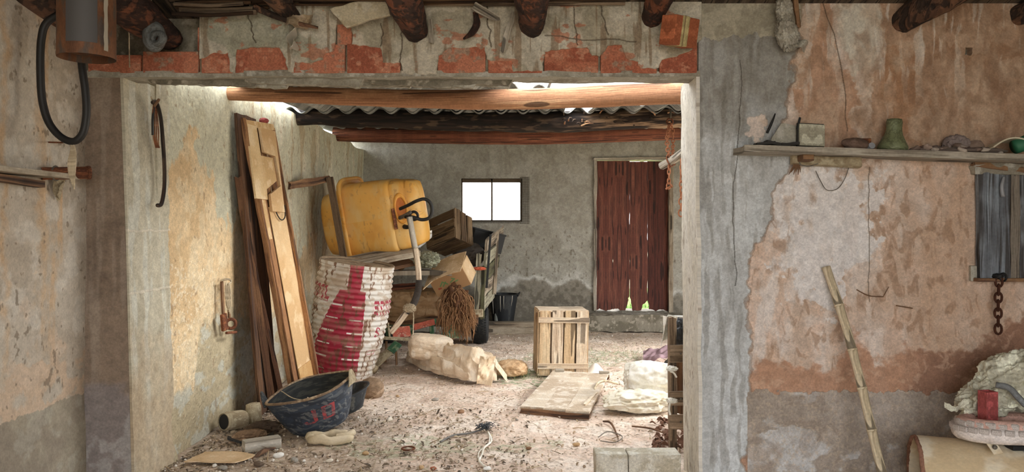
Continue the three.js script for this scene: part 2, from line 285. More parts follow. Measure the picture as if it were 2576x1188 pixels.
const texLeft = paint(1024, 1024, -4, 0, -2.2, 2.4, (z, y, o) => { // u follows z
  const w1 = fbm(z * 8, y * 8, 5) - 0.5, w2 = fbm(z * 30, y * 30, 4) - 0.5, vs = fbm(z * 24, y * 1.6, 4), fl = fbm(z * 12 + 4, y * 12, 5);
  C(o, 188, 178, 162); blend(o, [168, 155, 138], sstep(0.44, 0.62, fbm(z * 3 + 2, y * 3, 4)) * 0.6); blend(o, [206, 200, 188], sstep(0.52, 0.64, fl) * 0.6);
  const st = Math.exp(-Math.pow((z + 3.16 + w1 * 0.14 + (vs - 0.5) * 0.2) / 0.07, 2)) + Math.exp(-Math.pow((z + 2.9 + w1 * 0.1) / 0.03, 2));
  blend(o, [196, 160, 120], sstep(0.2, 1.0, st * (0.3 + vs * 0.9) + w2 * 0.7) * 0.7 * sstep(0.5, 0.9, y + w1 * 0.6));
  blend(o, [202, 168, 136], sstep(0.5, 0.62, fl + 0.16 * sstep(0.75, 0.5, y)) * sstep(0.9, 0.6, y + w1) * 0.5);
  blend(o, [116, 102, 86], sstep(0.73, 0.77, fbm(z * 36 + 3, y * 26, 4)) * 0.6);
  o[3] = 0.6 + w1 * 0.3 + w2 * 0.25;
  if (y < 0.443 + w2 * 0.03 + w1 * 0.02) { C(o, 158, 148, 130); blend(o, [136, 124, 110], sstep(0.46, 0.62, fbm(z * 6, y * 6, 4)) * 0.6); blend(o, [176, 172, 158], sstep(0.55, 0.66, fl) * 0.4); o[3] = 0.45 + w2 * 0.25; }
  grain(o, z, y, 0.11);
});
const texInner = paint(1792, 1024, -9.3, 0, -3.4, 2.4, (z, y, o) => {
  const w1 = fbm(z * 7, y * 7, 5) - 0.5, w2 = fbm(z * 26, y * 26, 4) - 0.5, vs = fbm((z + w1 * 0.2) * 7, y * 1.6, 5), vs2 = fbm((z + w1 * 0.15) * 14, y * 2.6 + 7, 5), d = -z, sc = fbm(z * 60 + y * 40, y * 60 - z * 20, 3);
  C(o, 212, 188, 150); blend(o, [196, 168, 128], sstep(0.44, 0.6, fbm(z * 4 + 3, y * 4, 5)) * 0.75); blend(o, [216, 200, 168], sstep(0.54, 0.66, fbm(z * 10 + 1, y * 10, 5)) * 0.6);
  blend(o, [188, 168, 136], sstep(5.6, 6.4, d + w1 * 2) * 0.4);
  const top = y - 1.55 - w1 * 0.5 - (vs - 0.5) * 0.6 + sstep(4.3, 4.8, d) * 0.25 + sstep(5.4, 6, d) * 0.3;
  blend(o, [192, 192, 172], sstep(-0.02, 0.03, top) * 0.9);
  blend(o, [166, 146, 116], sstep(0.54, 0.68, vs2) * sstep(4.9, 5.4, d + w1) * 0.6); blend(o, [220, 212, 192], sstep(0.6, 0.68, vs) * sstep(4.7, 5.2, d + w1) * 0.55);
  if (y < 0.95 + w1 * 0.6) { const k = sstep(0.60, 0.66, sc) * sstep(4.9, 4.4, d + w1) * 0.7; blend(o, [226, 212, 184], k); o[3] += k * 0.3; }
  const low = sstep(0.03, -0.05, y - along([[3.4, 0.3], [4.2, 0.28], [4.3, 0.66], [5.2, 0.6], [9.3, 0.6]], d) - w1 * 0.22 - w2 * 0.1);
  blend(o, [172, 160, 132], low * 0.9); blend(o, [190, 194, 186], low * sstep(0.52, 0.62, fbm(z * 8, y * 14, 5)) * 0.6);
  blend(o, [130, 106, 82], sstep(0.74, 0.79, fbm(z * 30 + 5, y * 22, 4)) * 0.45); o[3] += 0.1 + w1 * 0.4 + w2 * 0.4 - low * 0.15;
  if (d < 3.88 + w1 * 0.1) { C(o, 186, 180, 160); blend(o, [164, 156, 136], sstep(0.45, 0.6, vs) * 0.6); blend(o, [200, 202, 192], sstep(0.58, 0.66, fbm(z * 20, y * 3 + 2, 4)) * 0.6); blend(o, [166, 144, 116], sstep(0.75, 0.4, y + w1 * 0.6) * 0.6 * (0.5 + fbm(z * 12, y * 6, 3))); o[3] = 0.55 + w2 * 0.2; }
  for (const yy of [0.885, 1.17]) if (d < 3.9 && Math.abs(y - yy - (fbm(z * 9, yy, 2) - 0.5) * 0.03) < 0.006) { blend(o, [206, 198, 180], 0.7); o[3] += 0.2; }
  grain(o, z, y, 0.14);
});
const texBack = paint(1536, 768, -1.9, 0, 3.3, 2.5, (x, y, o) => {
  const w1 = fbm(x * 6, y * 6, 5) - 0.5, w2 = fbm(x * 22, y * 22, 4) - 0.5, tr = fbm(x * 4 + 3, y * 7, 5);
  C(o, 164, 162, 153); blend(o, [148, 145, 135], sstep(0.4, 0.66, tr) * 0.6); blend(o, [178, 178, 171], sstep(0.54, 0.66, fbm(x * 8 + 9, y * 8, 5)) * 0.45);
  blend(o, [124, 119, 108], sstep(0.56, 0.76, fbm(x * 14, y * 5, 5)) * 0.3);
  const damp = y - along([[-1.9, 0.5], [-0.2, 0.5], [0.1, 0.62], [0.45, 0.5], [0.75, 0.62], [1.0, 0.45], [3, 0.4]], x) - w1 * 0.22;
  blend(o, [118, 112, 100], sstep(0.0, -0.05, damp) * 0.7); blend(o, [92, 86, 76], sstep(-0.1, -0.3, damp + w2) * 0.55);
  blend(o, [210, 212, 208], Math.exp(-Math.pow(damp / 0.035, 2)) * (0.3 + tr) * 0.7);
  blend(o, [92, 84, 70], sstep(0.7, 0.76, fbm(x * 40, y * 24, 5)) * sstep(0.5, 0.2, Math.abs(y - 0.85)) * 0.5);
  o[3] = 0.5 + w1 * 0.4 + w2 * 0.35; grain(o, x, y, 0.13);
});
const texFloor = paint(2048, 2048, -1.9, -9.2, 3.3, -3.0, (x, z, o) => {
  const w1 = fbm(x * 4, z * 4, 5) - 0.5, w2 = fbm(x * 18, z * 18, 4) - 0.5, d = -z, cr = fbm(x * 70, z * 46, 4), lv = n2(x * 90 + 5, z * 60), f = fbm(x * 9 + 2, z * 9, 5);
  C(o, 218, 198, 182); blend(o, [202, 178, 160], sstep(0.45, 0.6, f) * 0.6); blend(o, [236, 226, 214], sstep(0.52, 0.66, fbm(x * 6 + 7, z * 6, 5)) * 0.6);
  const dirty = sstep(-0.15, 0.2, -x - 0.55 + w1 * 1.4) * sstep(5.0, 4.2, d + w1) + sstep(0.45, 0.8, -x - 0.6 + w1 * 0.8) + sstep(7.6, 8.3, d + w1 * 1.5) * 0.6;
  blend(o, [158, 140, 120], clamp(dirty) * 0.7 * (0.55 + f * 0.8));
  blend(o, [164, 144, 122], sstep(0.56, 0.74, cr) * 0.36); blend(o, [232, 224, 212], sstep(0.6, 0.8, n2(x * 60, z * 44)) * 0.3); blend(o, [126, 108, 90], sstep(0.85, 0.89, lv) * 0.55);
  const moss = patch(x, z, 0.1, -6.1, 0.3, 0.35, w1 * 1.6) + patch(x, z, 0.75, -7.0, 0.6, 0.5, w1 * 1.8) * 0.7 + patch(x, z, -0.35, -4.15, 0.5, 0.2, w1 * 2) * 0.6;
  blend(o, [150, 160, 128], clamp(moss) * sstep(0.46, 0.56, fbm(x * 30, z * 30, 4)) * 0.7);
  o[3] = 0.5 + w2 * 0.6 + (cr - 0.5) * 0.5; grain(o, x, z, 0.14);
});
const mRight = M(texRight, 0.95, 0.012), mPart = M(texPart, 0.96, 0.012), mLeft = M(texLeft, 0.95, 0.009), mInner = M(texInner, 0.96, 0.014), mBack = M(texBack, 0.96, 0.009), mFloor = M(texFloor, 0.98, 0.012);
const texCement = mottle(3, [168, 164, 150], [138, 132, 118], [190, 188, 178], 7, 0.8, 512), mCement = M(texCement, 0.96, 0.006);
const texCementDark = mottle(4, [140, 134, 120], [112, 106, 92], [176, 168, 152], 9, 0.8, 384), mCementDark = M(texCementDark, 0.97, 0.01);

// ---------------------------------------------------------------- ground and shell
const XL = -1.92, XI = -1.735, XR = 3.0, ZP = -3.45, ZQ = -3.75, ZB = -9.05, ZF = 1.5;
{ // outdoors
  const g = new THREE.PlaneGeometry(80, 80, 1, 1).rotateX(-Math.PI / 2).translate(0, -0.06, -3); const tg = mottle(9, [186, 172, 146], [168, 152, 124], [160, 160, 120], 1.2, 6, 256);
  struct('ground', metric(g), M(tg, 1, 0));
}
{ // earth floor
  const g = new THREE.PlaneGeometry(5.4, 12.2, 150, 320).rotateX(-Math.PI / 2).translate(0.6, 0, -3.2), p = g.attributes.position;
  for (let i = 0; i < p.count; i++) { const x = p.getX(i), z = p.getZ(i); p.setY(i, (fbm(x * 1.6, z * 1.6, 3) - 0.5) * 0.03 + (fbm(x * 9, z * 9, 3) - 0.5) * 0.016 - 0.004); }
  g.computeVertexNormals(); struct('floor', wallUV(g, texFloor.rect, 0, 2).clone(), mFloor);
}
const floorY = (x, z) => (fbm(x * 1.6, z * 1.6, 3) - 0.5) * 0.03 + (fbm(x * 9, z * 9, 3) - 0.5) * 0.016 - 0.004;
const rough = (g, amp, s, seed = 0) => { const p = g.attributes.position, n = g.attributes.normal; const q = []; for (let i = 0; i < p.count; i++) { const x = p.getX(i), y = p.getY(i), z = p.getZ(i); q.push(x + (fbm3(x * s + seed, y * s, z * s, 3) - 0.5) * amp, y + (fbm3(x * s + 31, y * s + seed, z * s, 3) - 0.5) * amp, z + (fbm3(x * s, y * s + 17, z * s + seed, 3) - 0.5) * amp); } q.forEach((v, i) => p.array[i] = v); g.computeVertexNormals(); return g; };
// near left wall
struct('wall_left', wallUV(rough(new THREE.BoxGeometry(0.3, 2.9, ZF + 3.75, 1, 40, 90).translate(XL - 0.15, 1.45, (ZF - 3.75) / 2), 0.03, 3), texLeft.rect, 2, 1), mLeft);
// left wall of the back room, flush with the pier
struct('wall_inner_left', wallUV(rough(new THREE.BoxGeometry(0.3, 2.1, 5.62, 1, 50, 130).translate(XI - 0.16, 1.05, -6.56), 0.05, 2.2, 5), texInner.rect, 2, 1), mInner);
// right side of both rooms, with a wide gateway into the back room
struct('wall_right', metric(slab([[-0.3 - ZF, 0], [3.75, 0], [4.6, 0], [4.6, 2.02], [7.9, 2.02], [7.9, 0], [9.35, 0], [9.35, 2.9], [-0.3 - ZF, 2.9]], 0.3).rotateY(Math.PI / 2).translate(XR, 0, 0)), mCement);
// wall behind the camera, with the open doorway the light comes in by
struct('wall_rear', metric(slab([[XL - 0.3, 0], [-1.2, 0], [-1.2, 2.3], [1.9, 2.3], [1.9, 0], [XR + 0.3, 0], [XR + 0.3, 3.9], [XL - 0.3, 3.9]], 0.3).translate(0, 0, ZF)), mCement);
// ---- partition: pier, panel, header with bricks
const partition = struct('wall_partition');
{
  const jl = [[300, 190], [330, 1240]], g = slab([[XL - 0.25, 0], [WX(331), 0], [WX(316), WY(600)], [WX(301), WY(186)], [XL - 0.25, WY(186)]], 0.3).translate(0, 0, ZQ);
  mesh('pier', wallUV(g, texPart.rect, 0, 1), mPart, partition);
  // the pier's lit reveal
  const r = sheet((u, v) => V(WX(mix(331, 301, v)) + 0.006 + (fbm(u * 3, v * 14, 3) - 0.5) * 0.008, mix(0, WY(186), v), mix(ZP - 0.002, ZQ - 0.12, u) + (u > 0.99 ? (fbm(v * 18, 3, 3) - 0.5) * 0.09 : 0)), 10, 60, 0.016);
  mesh('reveal_coat', wallUV(r, texInner.rect, 2, 1), mInner, partition);
  const pr = slab([[WX(1766), 0], [XR + 0.1, 0], [XR + 0.1, 2.75], [WX(1757), 2.75], [WX(1757), WY(186)]], 0.04, 0, [jag([[WX(2427), WY(138)], [WX(2445), WY(139)], [WX(2447), WY(120)], [WX(2428), WY(119)]], 0.007, 0.01, 5)]).translate(0, 0, ZP - 0.04);
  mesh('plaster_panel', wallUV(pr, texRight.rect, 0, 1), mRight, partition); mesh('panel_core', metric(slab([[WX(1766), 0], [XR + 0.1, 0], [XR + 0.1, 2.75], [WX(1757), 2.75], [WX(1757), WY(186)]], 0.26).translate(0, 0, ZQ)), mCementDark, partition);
  // pale render on the jamb, a little uneven
  const tj = paint(256, 1024, ZQ - 0.05, 0, ZP + 0.05, 2.0, (z, y, o) => { const w = fbm(z * 9, y * 3, 5), w2 = fbm(z * 40, y * 40, 4); C(o, 216, 211, 198); blend(o, [202, 196, 182], sstep(0.42, 0.66, w) * 0.6); blend(o, [224, 221, 213], sstep(0.45, 0.7, fbm(z * 12, y * 6 + 4, 5)) * 0.6); blend(o, [130, 114, 96], sstep(0.70, 0.76, fbm(z * 50, y * 16, 4)) * 0.5); o[3] = 0.5 + (w2 - 0.5) * 0.4; grain(o, z, y, 0.1); });
  const jr = sheet((u, v) => V(WX(mix(1766, 1757, v)) - 0.006 + (fbm(u * 3 + 4, v * 12, 3) - 0.5) * 0.01, mix(0, WY(186), v), mix(ZQ - 0.004, ZP + 0.004, u) ), 8, 60, 0.016);
  mesh('jamb_coat', wallUV(jr, tj.rect, 2, 1), M(tj, 0.94, 0.006), partition);
  // header: concrete lintel with ragged layers, mortar core, upper wall
  const lx0 = WX(215), lx1 = WX(1762), lint = rough(new THREE.BoxGeometry(lx1 - lx0, 0.026, 0.145, 160, 3, 8).translate((lx0 + lx1) / 2, WY(187), ZP - 0.068), 0.016, 9, 2);
  mesh('lintel_slab', metric(lint), mCement, partition);
  const y0 = WY(182), core = slab([[lx0, y0], [lx1, y0], [lx1, 2.4], [WX(505), 2.4], [WX(503), WY(132)], [lx0, WY(140)]], 0.11).translate(0, 0, ZP - 0.125);
  mesh('mortar_core', wallUV(core, texPart.rect, 0, 1), tint(mPart, 0xd8d4cc), partition);
  mesh('added_back_leaf', metric(slab([[XL - 0.25, 1.965], [XR + 0.1, 1.965], [XR + 0.1, 2.3], [XL - 0.25, 2.3]], 0.05).translate(0, 0, ZP - 0.18)), mCementDark, partition);  // added strip behind the open wall head, keeps skylight from leaking in
  // hanging ragged skins under the lintel
  const rr = rng(5);
  for (let k = 0; k < 10; k++) {
    const a = 320 + k * 92 + rr() * 50, b = Math.min(1290, a + 190 + rr() * 120), zz = ZP - 0.02 - 0.08 * rr();
    const pts = jag([[WX(a), 0.0], [WX(b), 0.0], [WX(b) - 0.02, -0.022 - 0.02 * rr()], [WX(a) + 0.02, -0.02]], 0.008, 0.02, k * 3.1);
    mesh('mortar_skin', metric(slab(pts, 0.02 + 0.03 * rr()).translate(0, WY(188) - 0.008, zz - 0.04)), k % 2 ? mCement : mCementDark, partition);
  }
  const texBrick = mottle(12, [178, 112, 86], [156, 90, 68], [196, 142, 116], 12, 0.5, 384, 0.2), mBrick = M(texBrick, 0.95, 0.004), texBrick2 = mottle(14, [168, 102, 78], [186, 122, 96], [158, 140, 122], 10, 0.5, 384, 0.2), mBrick2 = M(texBrick2, 0.95, 0.005);
  const bricks = [[222, 355, 138], [360, 500, 130], [508, 586, 112], [592, 724, 112], [734, 868, 112], [874, 1008, 112], [1012, 1098, 114], [1101, 1222, 112], [1228, 1364, 112], [1369, 1505, 112], [1510, 1652, 112], [1658, 1753, 100]];
  bricks.forEach(([a, b, t], i) => { const g = new RoundedBoxGeometry(WX(b) - WX(a), WY(t) - WY(185), 0.09, 2, 0.004).translate((WX(a) + WX(b)) / 2, (WY(t) + WY(185)) / 2, ZP - 0.042 + 0.003 * ((i * 7) % 3)); mesh('brick', metric(rough(g, 0.006, 12, i), 'x', i), i % 3 === 1 ? mBrick2 : mBrick, partition); });
  mesh('brick', metric(new RoundedBoxGeometry(WX(886) - WX(848), WY(50) - WY(114), 0.08, 2, 0.004).translate(WX(867), (WY(50) + WY(114)) / 2, ZP - 0.036), 'y', 4), mBrick2, partition);
  mesh('brick', metric(new RoundedBoxGeometry(0.02, WY(68) - WY(128), 0.08, 2, 0.004).translate(WX(502), (WY(68) + WY(128)) / 2, ZP - 0.04), 'y', 6), mBrick, partition);
  // plaster coat left on the header, broken away over the bricks
  const edge = [[506, 150], [540, 135], [578, 132], [583, 182], [594, 183], [596, 125], [640, 117], [705, 120], [722, 150], [728, 183], [738, 182], [742, 155], [790, 158], [812, 150], [818, 135], [842, 128], [846, 60], [886, 60], [888, 112], [960, 120], [966, 160], [1008, 158], [1012, 186], [1098, 186], [1102, 140], [1130, 120], [1222, 118], [1226, 150], [1288, 152], [1292, 178], [1364, 178], [1368, 128], [1478, 118], [1490, 140], [1508, 142], [1528, 113], [1565, 113], [1575, 150], [1606, 155], [1612, 172], [1655, 170], [1664, 152], [1700, 142], [1730, 130], [1762, 100]];
  const pts = jag(edge.map(([a, b]) => [WX(a), WY(b)]), 0.009, 0.016, 3, false); pts.push([WX(1762), WY(100)], [WX(1762), 2.4], [WX(506), 2.4]);
  const texCoat = paint(2048, 512, WX(490), WY(200), WX(1770), 2.4, (x, y, o) => {
    const w1 = fbm(x * 9, y * 9, 5) - 0.5, vs = fbm(x * 30, y * 3, 4), px = PX(x), py = PY(y); C(o, 190, 183, 166); blend(o, [162, 155, 136], sstep(0.46, 0.58, fbm(x * 8 + 3, y * 11, 5)) * 0.85); blend(o, [202, 198, 184], sstep(0.54, 0.66, fbm(x * 6 + 1, y * 7, 4)) * 0.6);
    blend(o, [156, 158, 140], patch(px, py, 640, 80, 140, 60, w1 * 2) * 0.6); blend(o, [122, 100, 78], sstep(0.62, 0.7, vs) * 0.55); blend(o, [178, 116, 90], sstep(0.7, 0.75, fbm(x * 14 + 8, y * 22, 5)) * 0.7);
    for (const [cx, t, b, k] of [[620, 30, 110, 0.3], [1010, 60, 180, 0], [1225, 5, 120, 0.1], [1440, 20, 115, 0.1], [960, 60, 118, 0.05], [1512, 10, 90, 0.2]]) if (py > t && py < b && Math.abs(px - cx - k * (py - t) - 16 * (fbm(py * 0.05, cx, 3) - 0.5)) < 1.3) { blend(o, [104, 92, 78], 0.7); o[3] = 0; }
    const hc = Math.abs(py - 100 - 34 * (fbm(px * 0.008, 5, 4) - 0.5)); if (px > 1370 && px < 1600 && hc < 1.4) { blend(o, [110, 98, 84], 0.6); o[3] = 0.1; }
    o[3] = Math.min(o[3], 1) * 0.6 + w1 * 0.5 + (fbm(x * 40, y * 40, 3) - 0.5) * 0.4 + 0.2; grain(o, x, y, 0.16);
  });
  mesh('plaster_coat', wallUV(slab(pts, 0.014, 0.003).translate(0, 0, ZP - 0.004), texCoat.rect, 0, 1), M(texCoat, 0.96, 0.014), partition);
}
// ---- back wall with window and door openings, step along its foot
const WIN = { x0: at(1160, 0, 9.05).x, x1: at(1314, 0, 9.05).x, y0: at(0, 558, 9.05).y, y1: at(0, 449, 9.05).y }, DOOR = { x0: at(1496, 0, 9.05).x, x1: at(1690, 0, 9.05).x, y0: at(0, 783, 9.05).y, y1: at(0, 402, 9.05).y };
{
  const g = slab([[XL - 0.2, 0], [XR + 0.3, 0], [XR + 0.3, 2.42], [XL - 0.2, 2.42]], 0.28, 0, [[[WIN.x0, WIN.y0], [WIN.x1, WIN.y0], [WIN.x1, WIN.y1], [WIN.x0, WIN.y1]], jag([[DOOR.x0, DOOR.y0], [DOOR.x1, DOOR.y0], [DOOR.x1, DOOR.y1], [DOOR.x0, DOOR.y1]], 0.012, 0.05, 2)]).translate(0, 0, ZB - 0.28);
  const wb = struct('wall_back', wallUV(g, texBack.rect, 0, 1), mBack);
  const st = rough(new THREE.BoxGeometry(1.5, DOOR.y0 - 0.02, 0.3, 40, 6, 8).translate(1.35, (DOOR.y0 - 0.02) / 2, ZB + 0.13), 0.05, 5); struct('trim_1', metric(st), mCementDark).userData.label = 'worn cement step under the plank door';
  const st2 = rough(new THREE.BoxGeometry(2.6, 0.09, 0.28, 60, 6, 8).translate(-0.45, 0.04, ZB + 0.13), 0.04, 5, 3); struct('trim_2', metric(st2), mCement).userData.label = 'low cement ledge along the foot of the back wall';
}

// ---------------------------------------------------------------- roofs
const roofY = d => 2.075 + 0.045 * (d - 4.69);
const texFibre = mottle(21, [150, 152, 150], [120, 124, 122], [176, 178, 176], 5, 0.8, 384), mFibre = M(texFibre, 0.95, 0.003);
const barn = struct('roof');
const PITCH = 0.177;
function corrugated(x0, x1, d0, d1, lift, broken = null) { // waves run away from the camera; `broken` shifts the near edge
  const nu = Math.round((x1 - x0) / PITCH * 12), nv = 10;
  return sheet((u, v) => { const x = mix(x0, x1, u), a = broken ? broken(x) : d0, d = mix(a, d1, v); return V(x, roofY(d) + lift + 0.026 * Math.cos(x / PITCH * 2 * Math.PI), -d); }, nu, nv, 0.007, x1 - x0, d1 - d0);
}
{
  // far row first, near row laps over it; one near sheet has lost its front half
  for (const [a, b] of [[-1.9, -0.66], [-0.72, 0.36], [0.3, 1.4], [1.34, 2.4], [2.34, 3.3]]) mesh('roof_sheet', corrugated(a, b, 6.12, 9.4, -0.012), mFibre, barn);
  mesh('roof_sheet', corrugated(-1.66, -0.6, 3.6, 6.42, 0.0), mFibre, barn);
  mesh('roof_sheet', corrugated(-0.66, 0.24, 3.6, 6.42, 0.007, x => x > -0.1 && x < 0.24 ? 5.02 + (fbm(x * 20, 3, 3) - 0.5) * 0.3 - (x < 0.0 ? 0.4 : 0) : 3.6), mFibre, barn);
  mesh('roof_sheet', corrugated(0.22, 1.14, 3.6, 6.42, 0.0, x => 5.6 + (fbm(x * 14, 6, 3) - 0.5) * 0.7 + (x > 0.42 && x < 0.62 ? 0.65 : 0) ), mFibre, barn);
  mesh('roof_sheet', corrugated(1.1, 2.2, 3.6, 6.42, 0.007), mFibre, barn);
  mesh('roof_sheet', corrugated(2.14, 3.3, 3.6, 6.42, 0.0), mFibre, barn);
}
const texBeam = wood(3, [206, 168, 130], [172, 126, 94], [120, 80, 58]), mBeam = M(texBeam, 0.9, 0.006), texBeamDark = wood(5, [104, 84, 66], [58, 42, 34], [24, 19, 17]), mBeamDark = M(texBeamDark, 0.95, 0.012), texBeamRed = wood(6, [150, 98, 72], [116, 68, 50], [70, 40, 32]), mBeamRed = M(texBeamRed, 0.9, 0.006);
const mCharred = M(paint(1200, 160, 0, 0, 5, 0.55, (u, v, o) => { const g = fbm(u * 5, v * 60, 5), n = wear(u, v * 3, 5, 3), k = sstep(1.9, 3.0, u + (n - 0.5) * 2.4); C(o, 44, 35, 31); blend(o, [26, 22, 21], sstep(0.45, 0.6, g)); blend(o, [112, 92, 74], sstep(0.6, 0.72, fbm(u * 9 + 4, v * 30, 5)) * 0.6); blend(o, [158, 132, 106], k * sstep(0.4, 0.62, fbm(u * 4, v * 40 + 7, 5)) * 0.9); blend(o, [60, 46, 38], k * sstep(0.55, 0.65, g) * 0.7); o[3] = 0.5 + (g - 0.5) * 0.8; }, true), 0.95, 0.012);
function beamLine(pts, r, m, label, seed, rg) { return one('roof_beam', label, 'beam', limb(pts, r, 70, 18, rg, seed, 5), m, 'round beams across the back room'); }
beamLine([at(560, 232, 4.72).setX(-1.85), at(800, 241, 4.72), at(1100, 250, 4.71), at(1400, 247, 4.70), at(1720, 234, 4.69), V(3.2, 2.03, -4.69)], [0.045, 0.055, 0.064, 0.068, 0.07, 0.07], mBeam, 'pale peeled log beam nearest the brick header, its far end sunlit', 1, 0.1);
beamLine([at(740, 292, 6.26).setX(-1.76), at(1000, 301, 6.26), at(1350, 308, 6.25), at(1600, 299, 6.24), at(1720, 294, 6.23), V(3.2, 2.07, -6.23)], [0.07, 0.078, 0.08, 0.08, 0.075, 0.075], mCharred, 'charred black splintered log beam in the middle of the roof', 2, 0.22);
beamLine([at(840, 338, 7.66).setX(-1.78), at(1100, 343, 7.66), at(1400, 343, 7.66), at(1700, 333, 7.66), V(3.2, 2.13, -7.66)], [0.07, 0.078, 0.08, 0.08, 0.075], mBeamRed, 'reddish brown log beam in front of the grey back wall', 3, 0.1);
{ // splinters torn from the black beam
  const b = scene.children.find(o => o.userData.label?.startsWith('charred')), r = rng(8), inv = b.position;
  for (let k = 0; k < 26; k++) { const px = 1380 + r() * 320, p = at(px, 283 + r() * 34, 6.15).sub(inv), q = p.clone().add(V((r() - 0.3) * 0.16, (r() - 0.6) * 0.05, 0.03 + r() * 0.03)); mesh('splinter', limb([p, p.clone().lerp(q, 0.5).add(V(0, 0.01, 0)), q], [0.007, 0.005, 0.001], 5, 5, 0), k % 3 ? mBeamDark : mBeam, b); }
}
// ---- near roof: boards and canes on logs that climb towards the viewer
const logDir = V(-0.045, 0.25, 1).normalize();
const barkMap = (seed, a, b, c) => paint(512, 256, 0, 0, 0.9, 0.6, (x, y, o) => { const g = wear(x * 0.55, y, 26, seed), n = wear(x, y, 7, seed + 2), f = fbm(x * 40 + seed, y * 90, 4), pl = wear(x * 0.5, y, 48, seed + 5); C(o, ...b); blend(o, a, sstep(0.42, 0.62, n) * 0.8); blend(o, c, sstep(0.5, 0.6, g) * 0.85); blend(o, [a[0] * 1.12, a[1] * 1.1, a[2] * 1.1], sstep(0.6, 0.7, f) * 0.35); blend(o, [c[0] * 0.6, c[1] * 0.6, c[2] * 0.6], sstep(0.56, 0.64, pl) * 0.6); o[3] = 0.8 - 0.9 * sstep(0.45, 0.62, g) * 0.6 + (f - 0.5) * 0.3; }, true);
const mBark = M(barkMap(8, [138, 84, 58], [96, 62, 48], [52, 38, 33]), 0.95, 0.016), mBark2 = M(barkMap(9, [134, 98, 74], [92, 66, 52], [48, 38, 33]), 0.95, 0.016);
const nearRoof = struct('ceiling');
{
  const y0 = 2.13, dz = ZF + 0.4 + 3.75, th = 0.05, texDeck = wood(10, [110, 96, 80], [72, 60, 50], [36, 30, 26]), mDeck = M(texDeck, 0.97, 0.01);
  const g = new THREE.BoxGeometry(5.6, th, dz).translate(0.55, th / 2, dz / 2).applyMatrix4(new THREE.Matrix4().makeShear(0, 0, 0, 0, 0, 0.25)); // rises 0.25 per metre
  const p = g.attributes.position; for (let i = 0; i < p.count; i++) { const z = p.getZ(i); p.setXYZ(i, p.getX(i), (p.getY(i) > th * 0.4 ? th : 0) + y0 + 0.06 + 0.25 * (z - 0.3), z - 3.75); }
  g.computeVertexNormals(); mesh('deck', metric(g), mDeck, nearRoof);
  // canes and laths under the deck, side by side
  const r = rng(31); const texCane = wood(11, [150, 132, 110], [104, 88, 72], [58, 46, 38]), mc = [M(texCane, 0.95, 0.006), tint(M(texCane, 0.95, 0.006), 0xb09a88), tint(M(texCane, 0.95, 0.006), 0x7c6a5c)];
  for (let k = 0; k < 34; k++) { const z = -3.42 + k * 0.018 + r() * 0.006, a = -1.95 + r() * 1.2, L = 0.7 + r() * 1.0, yy = y0 + 0.06 + 0.25 * (z + 3.45) - 0.012 - r() * 0.02; const q = limb([V(a, yy, z), V(a + L * 0.5, yy - r() * 0.012, z + r() * 0.02), V(a + L, yy + r() * 0.01, z)], 0.007 + r() * 0.006, 10, 6, 0.25, k); mesh('cane', q, mc[k % 3], nearRoof); }
  // bundle of canes showing over the broken wall head
  for (let k = 0; k < 22; k++) { const z = -3.43 + r() * 0.1, a = WX(430) + r() * 0.1, b = WX(690) - r() * 0.16, yy = WY(52) + r() * 0.1; mesh('cane', limb([V(a, yy, z), V((a + b) / 2, yy - 0.012 + r() * 0.02, z + 0.01), V(b, yy + 0.006 * r(), z)], 0.006 + r() * 0.007, 10, 6, 0.3, k + 50), mc[k % 3], nearRoof); }
}
function log(label, px, py, r0, r1, m, seed, dir = logDir, len = 1.6, d = 3.46, back = 0.03) {
  const p = at(px, py, d), q = p.clone().addScaledVector(dir, -back);
  return one('rafter_log', label, 'log', limb([q, p.clone().addScaledVector(dir, 0.05), p.clone().addScaledVector(dir, len * 0.4), p.clone().addScaledVector(dir, len)], [r0 * 0.55, r0, r0 * 1.03, r1, r1], 80, 26, 0.2, seed, 11), m, 'rough logs carrying the near roof');
}
log('thick brown log end in the dark broken wall corner by the hanging pipe', 420, 92, 0.1, 0.11, mBark, 11, V(-0.22, 0.27, 1).normalize());
log('short dark bark log above the cement patch, behind hanging plastic', 742, 52, 0.062, 0.08, mBark2, 12, V(-0.14, 0.27, 1).normalize());
log('knobbly reddish brown log coming forward over the brick header', 1048, 85, 0.085, 0.09, mBark, 13, V(-0.05, 0.25, 1).normalize());
log('dark bark log above the doorway middle, beside white splinters', 1338, 72, 0.085, 0.085, mBark, 14, V(-0.01, 0.26, 1).normalize());
log('reddish log behind the taped terracotta block', 1638, 50, 0.077, 0.083, tint(mBark2, 0xffd8c8), 15, V(0.02, 0.27, 1).normalize());
log('stout brown log jutting slantwise over the shelf wall', 2268, 56, 0.085, 0.1, mBark2, 16, V(0.26, 0.26, 1).normalize());
log('cut log end at the far top right above the shelf', 2562, 40, 0.08, 0.09, mBark2, 17, V(0.34, 0.22, 1).normalize());
log('thin dark log stub over the hanging plastic bag by the jamb', 2040, -8, 0.04, 0.045, mBark2, 18, V(0.2, 0.26, 1).normalize());
one('roof_beam', 'dark brown timber running along the top of the near left wall', 'beam', limb([V(-1.99, 2.06, -3.5), V(-1.94, 2.12, -3.1), V(-1.9, 2.22, -2.5), V(-1.9, 2.3, -1.6)], [0.085, 0.08, 0.08, 0.08], 40, 14, 0.25, 4, 6), mBark2);

